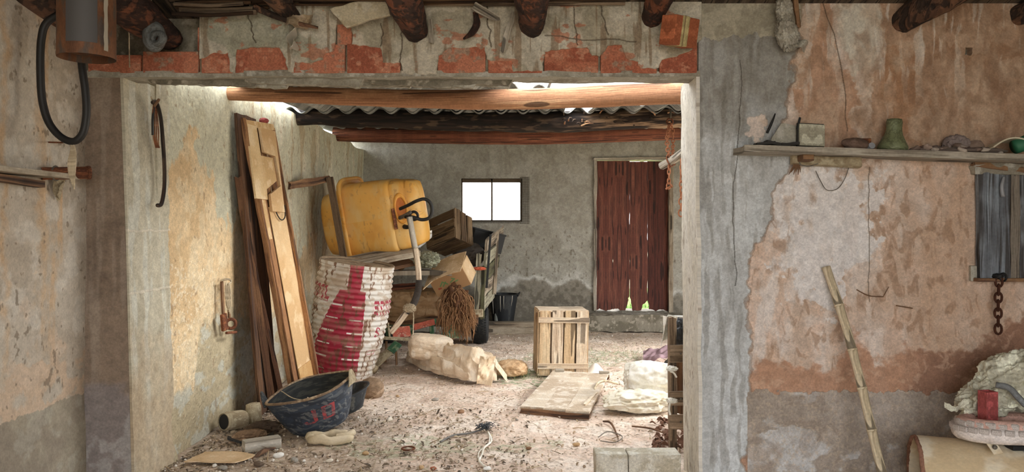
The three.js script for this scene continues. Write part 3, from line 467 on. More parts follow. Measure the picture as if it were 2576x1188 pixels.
// ---------------------------------------------------------------- shared materials
const texGrey = wood(21, [176, 166, 148], [140, 126, 108], [92, 80, 66]), mGrey = M(texGrey, 0.92, 0.005), texTan = wood(22, [230, 217, 196], [210, 190, 164], [172, 146, 120]), mTan = M(texTan, 0.9, 0.004), texBrown = wood(23, [150, 116, 84], [110, 80, 58], [64, 44, 34]), mBrown = M(texBrown, 0.92, 0.005), texDoor = wood(24, [132, 84, 68], [104, 60, 49], [64, 38, 34]), mDoor = M(texDoor, 0.85, 0.006), texSilver = wood(25, [200, 194, 182], [164, 156, 142], [106, 98, 86]), mSilver = M(texSilver, 0.94, 0.006);
const texRust = mottle(31, [124, 74, 48], [90, 54, 38], [160, 104, 66], 16, 0.4, 256, 0.25), mRust = M(texRust, 0.85, 0.003, { metalness: 0.25 }), texDirt = mottle(32, [150, 128, 102], [120, 100, 80], [182, 162, 134], 12, 0.5, 256), mDirt = M(texDirt, 1, 0.004);
const texCard = mottle(33, [210, 182, 144], [194, 164, 124], [224, 202, 170], 6, 0.7, 384, 0.08), mCard = M(texCard, 0.92, 0.001), mPaper = M(mottle(34, [220, 201, 176], [206, 184, 156], [232, 219, 200], 5, 0.7, 384, 0.07), 0.85, 0.002), texRubber = mottle(35, [46, 52, 58], [34, 38, 42], [104, 104, 98], 7, 0.5, 256, 0.2), mRubber = M(texRubber, 0.75, 0.002), mBlack = flat(0x17181a, 0.6), mHose = flat(0x1c1b1a, 0.55);
const mWhitePl = M(mottle(36, [236, 232, 220], [222, 216, 200], [244, 242, 236], 6, 0.6, 256, 0.06), 0.7, 0.001), mTwine = M(mottle(37, [190, 176, 150], [160, 142, 114], [214, 204, 184], 40, 0.3, 128), 1, 0.001), mGreenPaint = M(mottle(38, [62, 104, 74], [44, 78, 58], [140, 150, 120], 10, 0.4, 256, 0.2), 0.8, 0.002), mRedPaint = M(mottle(39, [186, 96, 76], [160, 72, 58], [196, 160, 140], 10, 0.4, 256, 0.2), 0.8, 0.002), mDull = M(mottle(40, [172, 158, 130], [148, 132, 106], [192, 180, 152], 9, 0.5, 256), 0.95, 0.002), mSteel = M(mottle(41, [120, 116, 108], [92, 88, 82], [150, 140, 126], 12, 0.4, 192), 0.6, 0.001, { metalness: 0.5 });

// ---------------------------------------------------------------- plank door and window of the back wall
{
  const door = struct('door_1'), D = 9.07, X = px => (px - 1288) * D / FOCAL, Y = py => EYE + (HORIZON - py) * D / FOCAL;
  const planks = [[1499, 1542.4, 405, [[0, 781], [0.2, 775], [0.5, 782], [1, 778]]], [1542.6, 1584.2, 404.5, [[0, 779], [0.3, 776], [0.5, 782], [0.74, 780], [0.88, 764], [1, 738]]], [1584.9, 1629.0, 407, [[0, 738], [0.07, 766], [0.16, 782], [0.64, 782], [0.74, 766], [1, 756]]], [1629.8, 1682, 406, [[0, 752], [0.08, 778], [0.4, 782], [0.6, 778], [1, 782]]]];
  planks.forEach(([a, b, t, bot], i) => {
    const pts = []; for (const y of [...Array(24).keys()]) pts.push([X(b) - Math.max(0, fbm(y * 0.7, i * 7, 2) - 0.5) * 0.012, mix(Y(t), Y(745), y / 23)]);
    const k = jag(bot.slice().reverse().map(([u, y]) => [X(mix(a, b, u)), Y(y)]), 0.012, 0.02, i * 4.4, false);
    for (const q of k) pts.push(q); pts.push([X(a), Y(bot[0][1])]); for (const y of [...Array(24).keys()]) pts.push([X(a) + Math.max(0, fbm(y * 0.7 + 9, i * 5, 2) - 0.5) * 0.008, mix(Y(745), Y(t), y / 23)]);
    const g = slab(pts.map(([x, y]) => [x, y]).reverse(), 0.022, 0.001).translate(0, 0, -D - 0.03 - (i % 2) * 0.004); mesh('plank', metric(g, 'y', i * 3), i === 3 ? tint(mDoor, 0xc8b8b4) : mDoor, door);
  });
  for (const [y, h] of [[1.7, 0.09], [0.62, 0.09]]) mesh('batten', metric(new THREE.BoxGeometry(X(1682) - X(1499), h, 0.025).translate((X(1682) + X(1499)) / 2, y, -D - 0.068)), mDoor, door);
  mesh('door_post', roughBoard(V(X(1496), Y(784), -9.06), V(X(1497), Y(400), -9.06), 0.035, 0.07, V(0, 0, 1), 3, 0.008), mSilver, door);
  mesh('door_post', roughBoard(V(X(1686), Y(784), -9.06), V(X(1687), Y(400), -9.06), 0.05, 0.07, V(0, 0, 1), 5, 0.006), mGrey, door);
  mesh('door_head', roughBoard(V(X(1491), Y(400.5), -9.06), V(X(1693), Y(399), -9.06), 0.022, 0.08, V(0, 0, 1), 7, 0.006), mSilver, door);
  const win = struct('window_1'), zw = -9.1, f = 0.028, mFrame = tint(mGrey, 0x8a7f74), { x0, x1, y0, y1 } = WIN, xm = at(1237, 0, 9.05).x;
  const bar = (a, b, c, d, n = 'frame_bar') => mesh(n, box(b - a, d - c, 0.04, 0.003).translate((a + b) / 2, (c + d) / 2, zw), mFrame, win);
  bar(x0, x1, y1 - 0.045, y1); bar(x0, x1, y0, y0 + 0.02); bar(x0, x0 + 0.015, y0, y1); bar(x1 - 0.025, x1, y0, y1); bar(xm - 0.01, xm + 0.01, y0, y1, 'mullion');
  const glass = new THREE.MeshPhysicalMaterial({ color: 0xffffff, transmission: 1, thickness: 0, roughness: 0, ior: 1.45 });
  for (const [a, b] of [[x0 + 0.015, xm - 0.01], [xm + 0.01, x1 - 0.025]]) mesh('pane', new THREE.BoxGeometry(b - a, y1 - y0 - 0.065, 0.003).translate((a + b) / 2, (y0 + 0.02 + y1 - 0.045) / 2, zw - 0.01), glass, win);
  // torn wire guard pinned round the window
  const gd = thing('wire_guard', 'torn fine wire mesh pinned beside and below the small window', 'wire mesh'), mw = flat(0x5c564c, 0.6, { metalness: 0.4 }), list = [], zz = ZB + 0.006;
  for (let k = 0; k < 28; k++) { const y = y0 - 0.02 + k * 0.02; list.push(new THREE.BoxGeometry(0.11, 0.0035, 0.0035).translate(x1 + 0.025, y, zz)); }
  for (let k = 0; k < 6; k++) list.push(new THREE.BoxGeometry(0.0035, 0.56, 0.0035).translate(x1 - 0.02 + k * 0.02, y0 + 0.25, zz));
  for (let k = 0; k < 34; k++) list.push(new THREE.BoxGeometry(0.0035, 0.045, 0.0035).translate(x0 + 0.02 + k * 0.02, y0 + 0.004, zz));
  for (let k = 0; k < 3; k++) list.push(new THREE.BoxGeometry(0.7, 0.0035, 0.0035).translate((x0 + x1) / 2, y0 - 0.012 + k * 0.018, zz));
  const w = mesh('wire', join(list), mw, gd); w.userData.kind = 'stuff'; seat(gd);
}
{ // grass growing outside the rotten door foot
  const blade = (h, w, bend) => sheet((u, v) => V((v - 0.5) * w * (1 - u * 0.9), h * u, bend * u * u), 5, 1, 0.0008);
  const gm = flat(0x74b040, 0.8, { transmission: 0.3, thickness: 0 });
  [[1582, 0.0], [1622, 0.05], [1552, 0.1], [1660, 0.2]].forEach(([px, o], i) => { const r = rng(40 + i), list = []; for (let k = 0; k < 46; k++) list.push(blade(0.1 + r() * 0.2, 0.009, 0.03 + r() * 0.06).rotateY(r() * 6.28).translate((r() - 0.5) * 0.16, 0, (r() - 0.5) * 0.12)); const p = at(px, 790, 9.5 + o); const m = one('grass_tuft', ['bright green grass tuft behind the widest gap at the door foot', 'bright green grass tuft behind the gap by the door middle right', 'small grass tuft behind the narrow slit at the door foot', 'grass tuft hidden mostly by the last door plank'][i], 'grass', join(list).translate(p.x, p.y - 0.03, p.z), gm); });
  struct('bank', metric(rough(new THREE.BoxGeometry(5, 0.4, 3, 30, 2, 20).translate(1, 0, -10.9), 0.06, 3)), M(mottle(44, [120, 150, 70], [96, 130, 56], [150, 150, 96], 8, 1, 128), 1, 0));
}
// ---------------------------------------------------------------- chains
function stadium(a, b, r) { const c = new THREE.CatmullRomCurve3([V(0, a, 0), V(b, a * 0.55, 0), V(b, -a * 0.55, 0), V(0, -a, 0), V(-b, -a * 0.55, 0), V(-b, a * 0.55, 0)], true); return new THREE.TubeGeometry(c, 14, r, 5, true); }
function chain(label, pts, pitch, w, m, group) {
  const o = thing('chain', label, 'chain', group), c = new THREE.CatmullRomCurve3(pts), n = Math.max(2, Math.round(c.getLength() / pitch)), g = stadium(pitch * 0.66, w, pitch * 0.15), up = V(0, 1, 0);
  for (let k = 0; k < n; k++) { const l = mesh('link', g, m, o); l.position.copy(c.getPointAt((k + 0.5) / n)); l.quaternion.setFromUnitVectors(up, c.getTangentAt((k + 0.5) / n)); l.rotateY(k % 2 ? 1.5 : 0.1); }
  return seat(o);
}
const mChain = M(mottle(45, [170, 112, 80], [130, 82, 58], [190, 140, 104], 30, 0.2, 128, 0.3), 0.85, 0, { metalness: 0.2 });
chain('short rusty chain strand hooked under the black beam, double linked', [at(1685, 312, 6.1), at(1678, 350, 6.0), at(1683, 398, 5.89)], 0.034, 0.013, mChain, 'rusty chains by the jamb');
chain('thin rusty chain looping down behind the hook', [at(1690, 315, 6.12), at(1693, 345, 6.12), at(1692, 385, 6.0), at(1690, 400, 5.85)], 0.03, 0.011, mChain, 'rusty chains by the jamb');
chain('rusty chain hanging off the pale pole end down to a bolt', [at(1684, 404, 5.88), at(1683, 430, 5.86), at(1682, 474, 5.86)], 0.036, 0.013, mChain, 'rusty chains by the jamb');
chain('long rusty chain hanging close along the jamb', [at(1716, 386, 5.71), at(1715, 470, 5.7), at(1713, 543, 5.7)], 0.042, 0.015, mChain, 'rusty chains by the jamb');
{ const h = thing('iron_hook', 'dark iron hook driven into the black beam above the chains', 'hook'); mesh('shank', limb([at(1687, 276, 6.13), at(1687, 288, 6.1), at(1686, 298, 6.1)], [0.01, 0.008, 0.008], 6, 6), mSteel, h); mesh('eye', new THREE.TorusGeometry(0.024, 0.007, 6, 16).translate(...at(1685, 306, 6.1).toArray()), mRust, h); seat(h); }
{ const b = thing('bolt_and_wing', 'pale rusty bolt on the end of the hanging chain', 'bolt'); const p = at(1682, 472, 5.86); mesh('shank', limb([p.clone().add(V(-0.022, -0.012, 0)), p.clone().add(V(0.022, 0.012, 0))], 0.008, 3, 6), mChain, b); mesh('head', limb([p.clone().add(V(0.016, 0.009, 0)), p.clone().add(V(0.028, 0.015, 0))], 0.014, 2, 6), mChain, b); seat(b); }
{ const w = thing('pole', 'pale round pole poking out from behind the jamb, chain wound on it', 'pole'); mesh('shaft', limb([at(1664, 418, 5.95), at(1690, 404, 5.85), at(1725, 380, 5.65), V(1.36, 1.81, -5.4), V(1.86, 1.98, -3.82)], [0.03, 0.036, 0.038, 0.04, 0.04], 40, 12, 0.08, 3), mSilver, w); const c = at(1684, 407, 5.87); for (let k = 0; k < 2; k++) mesh('wire_turn', new THREE.TorusGeometry(0.042, 0.006, 5, 20).rotateY(1.1).rotateZ(0.5).translate(c.x + k * 0.02, c.y + k * 0.012, c.z), mRust, w); seat(w); }
one('string', 'thin white cord hanging by the jamb edge under the chain', 'cord', limb([at(1721, 382, 5.67), at(1719, 460, 5.62), at(1719, 545, 5.6), at(1718, 575, 5.6), at(1721, 600, 5.6), at(1719, 608, 5.6)], [0.003, 0.004, 0.012, 0.009], 12, 6, 0.3), mWhitePl);
// ---------------------------------------------------------------- bucket, timber at the back
function tub(r0, r1, h, t, seg = 40) { return new THREE.LatheGeometry([[0.001, 0], [r0 * 0.94, 0], [r0, 0.012], [r1, h - 0.012], [r1 + 0.014, h - 0.008], [r1 + 0.016, h], [r1 - t, h], [r0 - t, 0.02], [0.001, 0.018]].map(([x, y]) => new THREE.Vector2(x, y)), seg); }
{
  const b = thing('rubber_bucket', 'black rubber builder bucket on the ledge behind the trailer', 'bucket'), p = at(1266, 800, 8.86); p.y = 0.095;
  mesh('body', tub(0.12, 0.168, 0.33, 0.008).translate(p.x, p.y, p.z), M(texRubber, 0.7, 0, { color: 0x8a8f96 }), b);
  for (const s of [-1, 1]) mesh('handle', limb([V(p.x + s * 0.168, p.y + 0.31, p.z - 0.05), V(p.x + s * 0.19, p.y + 0.345, p.z), V(p.x + s * 0.168, p.y + 0.31, p.z + 0.05)], 0.01, 10, 6), mBlack, b);
  const d = mesh('dried_drip', join([...Array(4).keys()].map(k => { const a = 0.9 + k * 0.43 + (k % 2) * 0.2, r = 0.171; return limb([V(p.x + Math.cos(a) * r, p.y + 0.33, p.z + Math.sin(a) * r), V(p.x + Math.cos(a) * (r - 0.008), p.y + 0.26 - (k % 3) * 0.03, p.z + Math.sin(a) * (r - 0.008)), V(p.x + Math.cos(a) * (r - 0.02), p.y + 0.2 - (k % 4) * 0.03, p.z + Math.sin(a) * (r - 0.02))], [0.006, 0.004, 0.001], 6, 5); })), flat(0xb8b4a8, 0.9), b); d.userData.kind = 'stuff';
  seat(b);
  for (const [dx, dz, h, l] of [[-0.07, 0.08, 0.07, 'small clear bottle neck leaning at the bucket edge'], [-0.02, 0.02, 0.1, 'grey bottle standing up inside the bucket']]) one('bottle', l, 'bottle', new THREE.LatheGeometry([[0.001, 0], [0.03, 0], [0.03, h + 0.1], [0.012, h + 0.14], [0.012, h + 0.18], [0.001, h + 0.18]].map(q => new THREE.Vector2(...q)), 12).translate(p.x + dx, p.y + 0.03, p.z + dz), flat(0x9aa09c, 0.3));
}
one('long_timber', 'long squared reddish timber lying in front of the back ledge', 'timber', roughBoard(at(1205, 826, 8.62).setY(0.06), at(1348, 826, 8.62).setY(0.06), 0.11, 0.14, V(0, 1, 0), 4, 0.006), mGrey);
one('lath', 'pale thin lath lying on the timber behind the upright crate', 'lath', board(V(0.1, 0.121, -8.6), V(0.28, 0.121, -8.62), 0.02, 0.012, V(0, 1, 0)), mSilver);

// ---------------------------------------------------------------- the loaded trailer
{
  const t = thing('farm_trailer', 'small wooden farm trailer with flared plank side and treaded tyre, heaped with junk', 'trailer');
  const F0 = at(1214, 785, 7.25), F1 = at(1223, 600, 7.25), B0 = at(1241, 752, 8.5), B1 = at(1267, 560, 8.5), out = V(1, -0.1, 0.2), mats = [M(wood(41, [176, 174, 152], [144, 140, 120], [92, 88, 76]), 0.93, 0.006), mGrey, tint(mGrey, 0x9aa58c), mBrown];
  for (let k = 0; k < 5; k++) { const v0 = (k + 0.5) / 5; const p = F0.clone().lerp(F1, v0), q = B0.clone().lerp(B1, v0), w = 0.145; mesh('side_plank', roughBoard(p, q, w * (k === 4 ? 0.8 : 0.92), 0.022, out, k * 3 + 1, 0.008), mats[k % 3], t); }
  mesh('post', roughBoard(at(1197, 800, 7.14), at(1205, 640, 7.14), 0.05, 0.035, V(0, 0, 1), 3, 0.008), mats[0], t);
  mesh('post', roughBoard(at(1212, 800, 7.16), at(1216, 668, 7.16), 0.04, 0.03, V(0, 0, 1), 5, 0.008), mats[2], t);
  mesh('post', roughBoard(at(1243, 740, 8.0), at(1252, 585, 8.0), 0.03, 0.03, V(0.5, 0, 1), 7, 0.006), mats[1], t);
  mesh('iron_strap', board(at(1224, 725, 7.22), at(1234, 590, 7.22), 0.022, 0.012, V(0, 0, 1)), mBlack, t);
  mesh('red_rag', lump(0.06, 0.016, 0.03, { seed: 4, folds: 0.2 }).translate(...at(1206, 676, 7.1).toArray()), flat(0xd2694a, 0.9), t);
  mesh('bed', roughBoard(V(-0.76, 0.37, -7.05), V(-0.76, 0.37, -8.6), 0.9, 0.03, V(0, 1, 0), 2, 0.004), mBrown, t);
  mesh('front_sill', board(V(-1.22, 0.33, -7.03), V(-0.31, 0.33, -7.03), 0.06, 0.05, V(0, 0, 1)), mBrown, t);
  mesh('cross_member', board(at(952, 812, 7.12), at(1150, 806, 7.12), 0.06, 0.05, V(0, 0, 1)), mGreenPaint, t);
  for (const px of [975, 1030, 1085]) mesh('bracket', board(at(px, 808, 7.12), at(px + 2, 845, 7.12), 0.04, 0.04, V(0, 0, 1)), mGreenPaint, t);
  mesh('wood_block', box(0.09, 0.07, 0.07, 0.006).translate(...at(1203, 788, 7.12).toArray()), mDull, t);
  // wheels
  for (const [wx, wz] of [[at(1208, 0, 7.9).x, -7.9], [-1.3, -7.9]]) {
    const Rw = 0.19, hw = 0.085, prof = [[0.105, -hw * 0.75], [0.15, -hw], [Rw - 0.016, -hw * 0.9], [Rw, -hw * 0.55], [Rw + 0.002, 0], [Rw, hw * 0.55], [Rw - 0.016, hw * 0.9], [0.15, hw], [0.105, hw * 0.75]].map(([x, y]) => new THREE.Vector2(x, y));
    const c = V(wx, Rw + 0.004, wz), put = g => g.rotateZ(Math.PI / 2).translate(c.x, c.y, c.z);
    const ty = mesh('tyre', put(new THREE.LatheGeometry(prof, 44)), tint(mRubber, 0x8a8a88), t);
    const blocks = []; for (let i = 0; i < 46; i++) for (let j = -2; j <= 2; j++) { const a = (i + (j & 1) * 0.5) / 46 * 6.2832; blocks.push(new THREE.BoxGeometry(0.012, 0.022, 0.017).translate(Rw + 0.001 - Math.abs(j) * 0.003, j * 0.028, 0).rotateY(a)); }
    mesh('tread', put(join(blocks)), tint(mRubber, 0x77756f), ty).userData.kind = 'stuff';
    mesh('rim', put(new THREE.LatheGeometry([[0.02, -0.055], [0.085, -0.05], [0.1, -0.062], [0.108, -0.07], [0.108, 0.07], [0.1, 0.06], [0.02, 0.05]].map(q => new THREE.Vector2(...q)), 32)), M(mottle(47, [196, 150, 62], [160, 112, 46], [150, 96, 54], 14, 0.3, 128, 0.2), 0.7, 0.001), t);
    mesh('hub', put(new THREE.CylinderGeometry(0.03, 0.035, 0.16, 14)), mBlack, t);
  }
  mesh('axle', limb([V(-1.3, 0.19, -7.9), V(-0.33, 0.19, -7.9)], 0.02, 2, 8), mSteel, t);
  mesh('drawbar', board(at(1008, 832, 6.85), at(1138, 797, 7.1), 0.052, 0.03, V(0.2, 0, 1)), mGreenPaint, t);
  mesh('drawbar_paint', board(at(1040, 823.5, 6.88).add(V(0, 0, 0.004)), at(1092, 809.5, 6.98).add(V(0, 0, 0.004)), 0.054, 0.034, V(0.2, 0, 1)), mRedPaint, t);
  mesh('mudguard', slab(jag([[0, 0], [0.2, 0], [0.2, 0.14], [0.07, 0.15]], 0.002, 0.05, 3), 0.01).rotateY(0.3).translate(...at(1105, 852, 7.15).toArray()), mGreenPaint, t);
  seat(t);
}
{ // front hitch with its foot
  const h = thing('hitch_frame', 'dusty steel hitch of the trailer with green and red paint and a T screw', 'hitch');
  mesh('plate', board(at(987, 838, 6.7), at(1032, 834, 6.75), 0.1, 0.02, V(0, 0.5, 1)), mRedPaint, h);
  mesh('flat_bar', board(at(953, 850, 6.55), at(1030, 854, 6.6), 0.024, 0.05, V(0, 0, 1)), mDull, h);
  mesh('screw', limb([at(980, 850, 6.56), at(976, 812, 6.56)], 0.008, 3, 8), mDull, h); mesh('screw_handle', limb([at(964, 823, 6.56), at(984, 822, 6.56)], 0.007, 3, 6), mDull, h);
  mesh('leg', board(onFloor(936, 930).add(V(0.0, 0.02, 0)), at(1002, 864, 6.5), 0.085, 0.02, V(-0.5, 0.5, 0.7)), mDull, h);
  mesh('leg_tip', board(at(982, 884, 6.46).add(V(0, 0, 0.006)), at(1003, 863, 6.5).add(V(0, 0, 0.006)), 0.086, 0.024, V(-0.5, 0.5, 0.7)), mGreenPaint, h);
  mesh('foot_pipe', limb([at(924, 922, 6.2), at(942, 888, 6.3)], 0.05, 4, 14, 0.05), mDull, h);
  mesh('cross_pipe', limb([at(913, 910, 6.2), at(945, 932, 6.15)], 0.035, 4, 12, 0.05), mDull, h);
  mesh('leg', board(at(995, 856, 6.7), at(998, 925, 6.7), 0.02, 0.02, V(0, 0, 1)), mBrown, h); mesh('leg', board(at(972, 858, 6.6), at(970, 912, 6.6), 0.02, 0.02, V(0, 0, 1)), mBrown, h);
  seat(h);
}
// ---- yellow tank lying on its side
{
  const t = thing('yellow_tank', 'dirty yellow plastic sprayer tank lying on its side on top of the load', 'tank');
  const mY = M(paint(512, 512, 0, 0, 1, 1, (x, y, o) => { const n = fbm(x * 6, y * 6, 5), m = fbm(x * 18 + 4, y * 10, 4); C(o, 228, 172, 82); blend(o, [206, 146, 62], sstep(0.4, 0.68, n) * 0.6); blend(o, [222, 194, 140], sstep(0.44, 0.7, m) * 0.45); blend(o, [160, 118, 72], sstep(0.68, 0.78, fbm(x * 46, y * 34 + 3, 5)) * 0.4); blend(o, [230, 200, 136], sstep(0.5, 0.7, fbm(x * 3 + 8, y * 3, 4)) * 0.45); o[3] = 0.5 + (m - 0.5) * 0.3; }, true), 0.55, 0.001);
  // sections along its axis: [x, half height, half depth, squareness]
  const S = [[-0.44, 0.14, 0.12, 2.6], [-0.43, 0.23, 0.2, 3], [-0.40, 0.27, 0.24, 3.6], [-0.3, 0.29, 0.255, 4], [-0.215, 0.30, 0.26, 4.5], [-0.212, 0.375, 0.315, 5.5], [-0.18, 0.38, 0.32, 5.5], [-0.185, 0.335, 0.285, 5], [0.0, 0.33, 0.28, 5], [0.19, 0.318, 0.272, 6], [0.215, 0.312, 0.264, 6], [0.226, 0.298, 0.248, 6], [0.24, 0.306, 0.248, 6], [0.33, 0.296, 0.192, 6], [0.342, 0.284, 0.178, 6], [0.356, 0.292, 0.176, 6], [0.42, 0.27, 0.135, 5], [0.44, 0.22, 0.09, 4], [0.445, 0.1, 0.05, 3], [0.446, 0.002, 0.002, 2]];
  const P = [], U = [], I = [], W = 64; S.unshift([-0.441, 0.002, 0.002, 2]);
  for (const [x, h, d, e] of S) for (let j = 0; j <= W; j++) { const a = j / W * 6.28319, c = Math.cos(a), s = Math.sin(a), k = Math.pow(Math.pow(Math.abs(c), e) + Math.pow(Math.abs(s), e), -1 / e); P.push(x, s * k * h, c * k * d); U.push(x + 0.5, a * 0.28); }
  for (let i = 0; i < S.length - 1; i++) for (let j = 0; j < W; j++) { const a = i * (W + 1) + j, b = a + W + 1; I.push(a, b, a + 1, a + 1, b, b + 1); }
  const g = new THREE.BufferGeometry(); g.setAttribute('position', new THREE.Float32BufferAttribute(P, 3)); g.setAttribute('uv', new THREE.Float32BufferAttribute(U, 2)); g.setIndex(I); g.computeVertexNormals();
  const m4 = new THREE.Matrix4().compose(V(-1.2, 1.275, -6.82), new THREE.Quaternion().setFromEuler(new THREE.Euler(R(5), R(-10), R(8), 'ZYX')), V(1, 1, 1)), put = q => q.applyMatrix4(m4);
  mesh('shell', put(toCreasedNormals(g, 0.9)), mY, t);
  const ov = new THREE.TorusGeometry(0.07, 0.014, 8, 30).scale(0.75, 1.6, 1).rotateY(0.6).translate(0.3, 0.06, 0.212); mesh('filler_ring', put(ov), tint(mY, 0xffe9b8), t);
  mesh('recess_shade_plate', put(new THREE.CylinderGeometry(0.066, 0.066, 0.008, 24).rotateX(Math.PI / 2).scale(0.75, 1.6, 1).rotateY(0.6).translate(0.3, 0.06, 0.21)), tint(mY, 0xd09a50), t);  // darker tint paints the shade of a sunken recess on a flush plate
  mesh('bracket_plate', put(box(0.03, 0.18, 0.012, 0.003).rotateY(0.6).translate(0.245, -0.02, 0.256)), mRust, t);
  mesh('fitting', put(limb([V(0.28, -0.02, 0.23), V(0.33, -0.005, 0.25), V(0.4, 0.02, 0.27)], [0.018, 0.014, 0.014], 8, 8)), mSteel, t); mesh('fitting', put(limb([V(0.3, -0.1, 0.2), V(0.34, -0.105, 0.24), V(0.39, -0.1, 0.25)], [0.022, 0.018, 0.016], 8, 8)), mBlack, t);
  mesh('valve', put(new THREE.TorusGeometry(0.035, 0.012, 6, 16).translate(0.4, -0.02, 0.2)), mBlack, t);
  mesh('strap', board(at(829, 446, 6.36), at(868, 668, 6.36), 0.06, 0.02, V(-0.2, 0, 1)), tint(mGrey, 0xa08c7a), t);
  const fr = [...Array(65).keys()].map(j => { const a = j / 64 * 6.28319, c = Math.cos(a), s = Math.sin(a), e = 5.5, k = Math.pow(Math.pow(Math.abs(c), e) + Math.pow(Math.abs(s), e), -1 / e); return V(-0.185, s * k * 0.378, c * k * 0.318); }); mesh('flange_rim', put(limb(fr, 0.017, 160, 8)), tint(mY, 0xfff2d8), t);
  seat(t);
}
one('black_hose', 'black hose bent in a loop from the end of the yellow tank', 'hose', limb([at(1006, 526, 6.4), at(1028, 516, 6.35), at(1050, 505, 6.3), at(1068, 501, 6.3), at(1082, 510, 6.3), at(1087, 530, 6.3), at(1080, 548, 6.3), at(1062, 553, 6.3), at(1040, 547, 6.3), at(1020, 546, 6.35)], 0.0145, 50, 10), mHose);
{ const s = thing('crooked_stick', 'crooked patched pole propped against the load, pale wood with black tape', 'stick'), p = [[1030, 546], [1036, 580], [1044, 625], [1051, 665], [1054, 705], [1051, 735], [1040, 765], [1022, 787], [1003, 812], [983, 838]].map(([x, y], i) => at(x, y, 6.28 - i * 0.004));
  const seg = (a, b, r, m, n) => mesh(n, limb(p.slice(a, b + 1), r, 20, 10, 0.06, a + 2), m, s);
  seg(0, 2, [0.024, 0.024, 0.025], mSilver, 'upper_shaft'); seg(2, 4, [0.025, 0.024, 0.023], mTan, 'middle_shaft'); seg(4, 7, [0.026, 0.03, 0.026], M(mottle(48, [60, 54, 50], [40, 36, 34], [120, 110, 98], 40, 0.3, 128), 0.9, 0.002), 'taped_joint'); seg(7, 9, [0.024, 0.026, 0.02], mTan, 'lower_shaft');
  mesh('twine_binding', lump(0.05, 0.035, 0.04, { seed: 6, rough: 0.5, scale: 5, detail: 10 }).translate(...at(1030, 776, 6.22).toArray()), mTwine, s); seat(s); }
one('hanging_twine', 'single brown string hanging from the crooked pole', 'string', limb([at(1039, 770, 6.22), at(1040, 800, 6.22), at(1039, 842, 6.22)], 0.005, 10, 5), mTwine);
// ---- planks and rubbish on the load
one('plank', 'thick grey plank under the yellow tank', 'plank', roughBoard(at(884, 662, 6.36), at(1042, 630, 6.72), 0.2, 0.05, V(0.1, 1, 0.25), 2, 0.006), mGrey);
one('plank', 'brown plank with curved end lying across the trailer front', 'plank', sheet((u, v) => { const p = at(mix(950, 1142, u), 690 - 3 * Math.sin(u * 3), 6.8); return V(p.x, p.y, p.z - 0.1 + (v - 0.5) * (u > 0.9 ? 0.2 * Math.sqrt(1 - Math.pow((u - 0.9) / 0.1, 2) * 0.8) : 0.2)); }, 24, 6, 0.04), mGrey);
one('plank', 'dark plank end jutting from the wall beside the tank', 'plank', roughBoard(V(-1.74, 1.512, -5.98), at(826, 450, 6.42), 0.06, 0.03, V(0.6, 0, 1), 6, 0.006), mBrown);
one('plank', 'short dark plank wedged below the grey plank', 'plank', roughBoard(at(945, 678, 6.6), at(1035, 660, 6.9), 0.12, 0.03, V(0, 1, 0.4), 8, 0.006), mBrown);
one('plank', 'reddish plank inside the trailer above the wrapped roll', 'plank', roughBoard(at(965, 730, 7.0), at(1050, 722, 7.1), 0.08, 0.03, V(0, 0.3, 1), 9, 0.006), mBeamRed);
one('board_scrap', 'small brown board scrap standing behind the curved plank', 'board', roughBoard(at(1000, 676, 6.9), at(1022, 648, 6.95), 0.09, 0.02, V(-0.3, 0.2, 1), 4, 0.006), mBrown);
one('dark_cloth', 'dark grey cloth heap behind the cardboard box', 'cloth', lump(0.15, 0.12, 0.14, { seed: 5, folds: 0.12, detail: 16 }).translate(...at(1180, 640, 7.6).toArray()), flat(0x57504a, 0.95));
one('wrapped_roll', 'tan plastic wrapped roll lying in the trailer front', 'roll', lump(0.3, 0.145, 0.16, { seed: 12, folds: 0.07, fscale: 2.4, boxy: 0.25, detail: 26 }).translate(...at(1035, 764, 7.1).toArray()), tint(mPaper, 0xb09c82));
one('plastic_wrap', 'loose tan plastic wrap sagging below the roll', 'plastic sheet', sheet((u, v) => { const p = at(mix(955, 1075, u), mix(735, 812 - 26 * Math.abs(u - 0.35), v), 6.94); const f = fbm(u * 7, v * 3, 3) - 0.5; return V(p.x, p.y + f * 0.03, p.z + 0.06 * Math.sin(u * 9 + v * 3) * v * 0.5 + f * 0.12); }, 34, 16, 0.003), tint(mPaper, 0xa8947a));
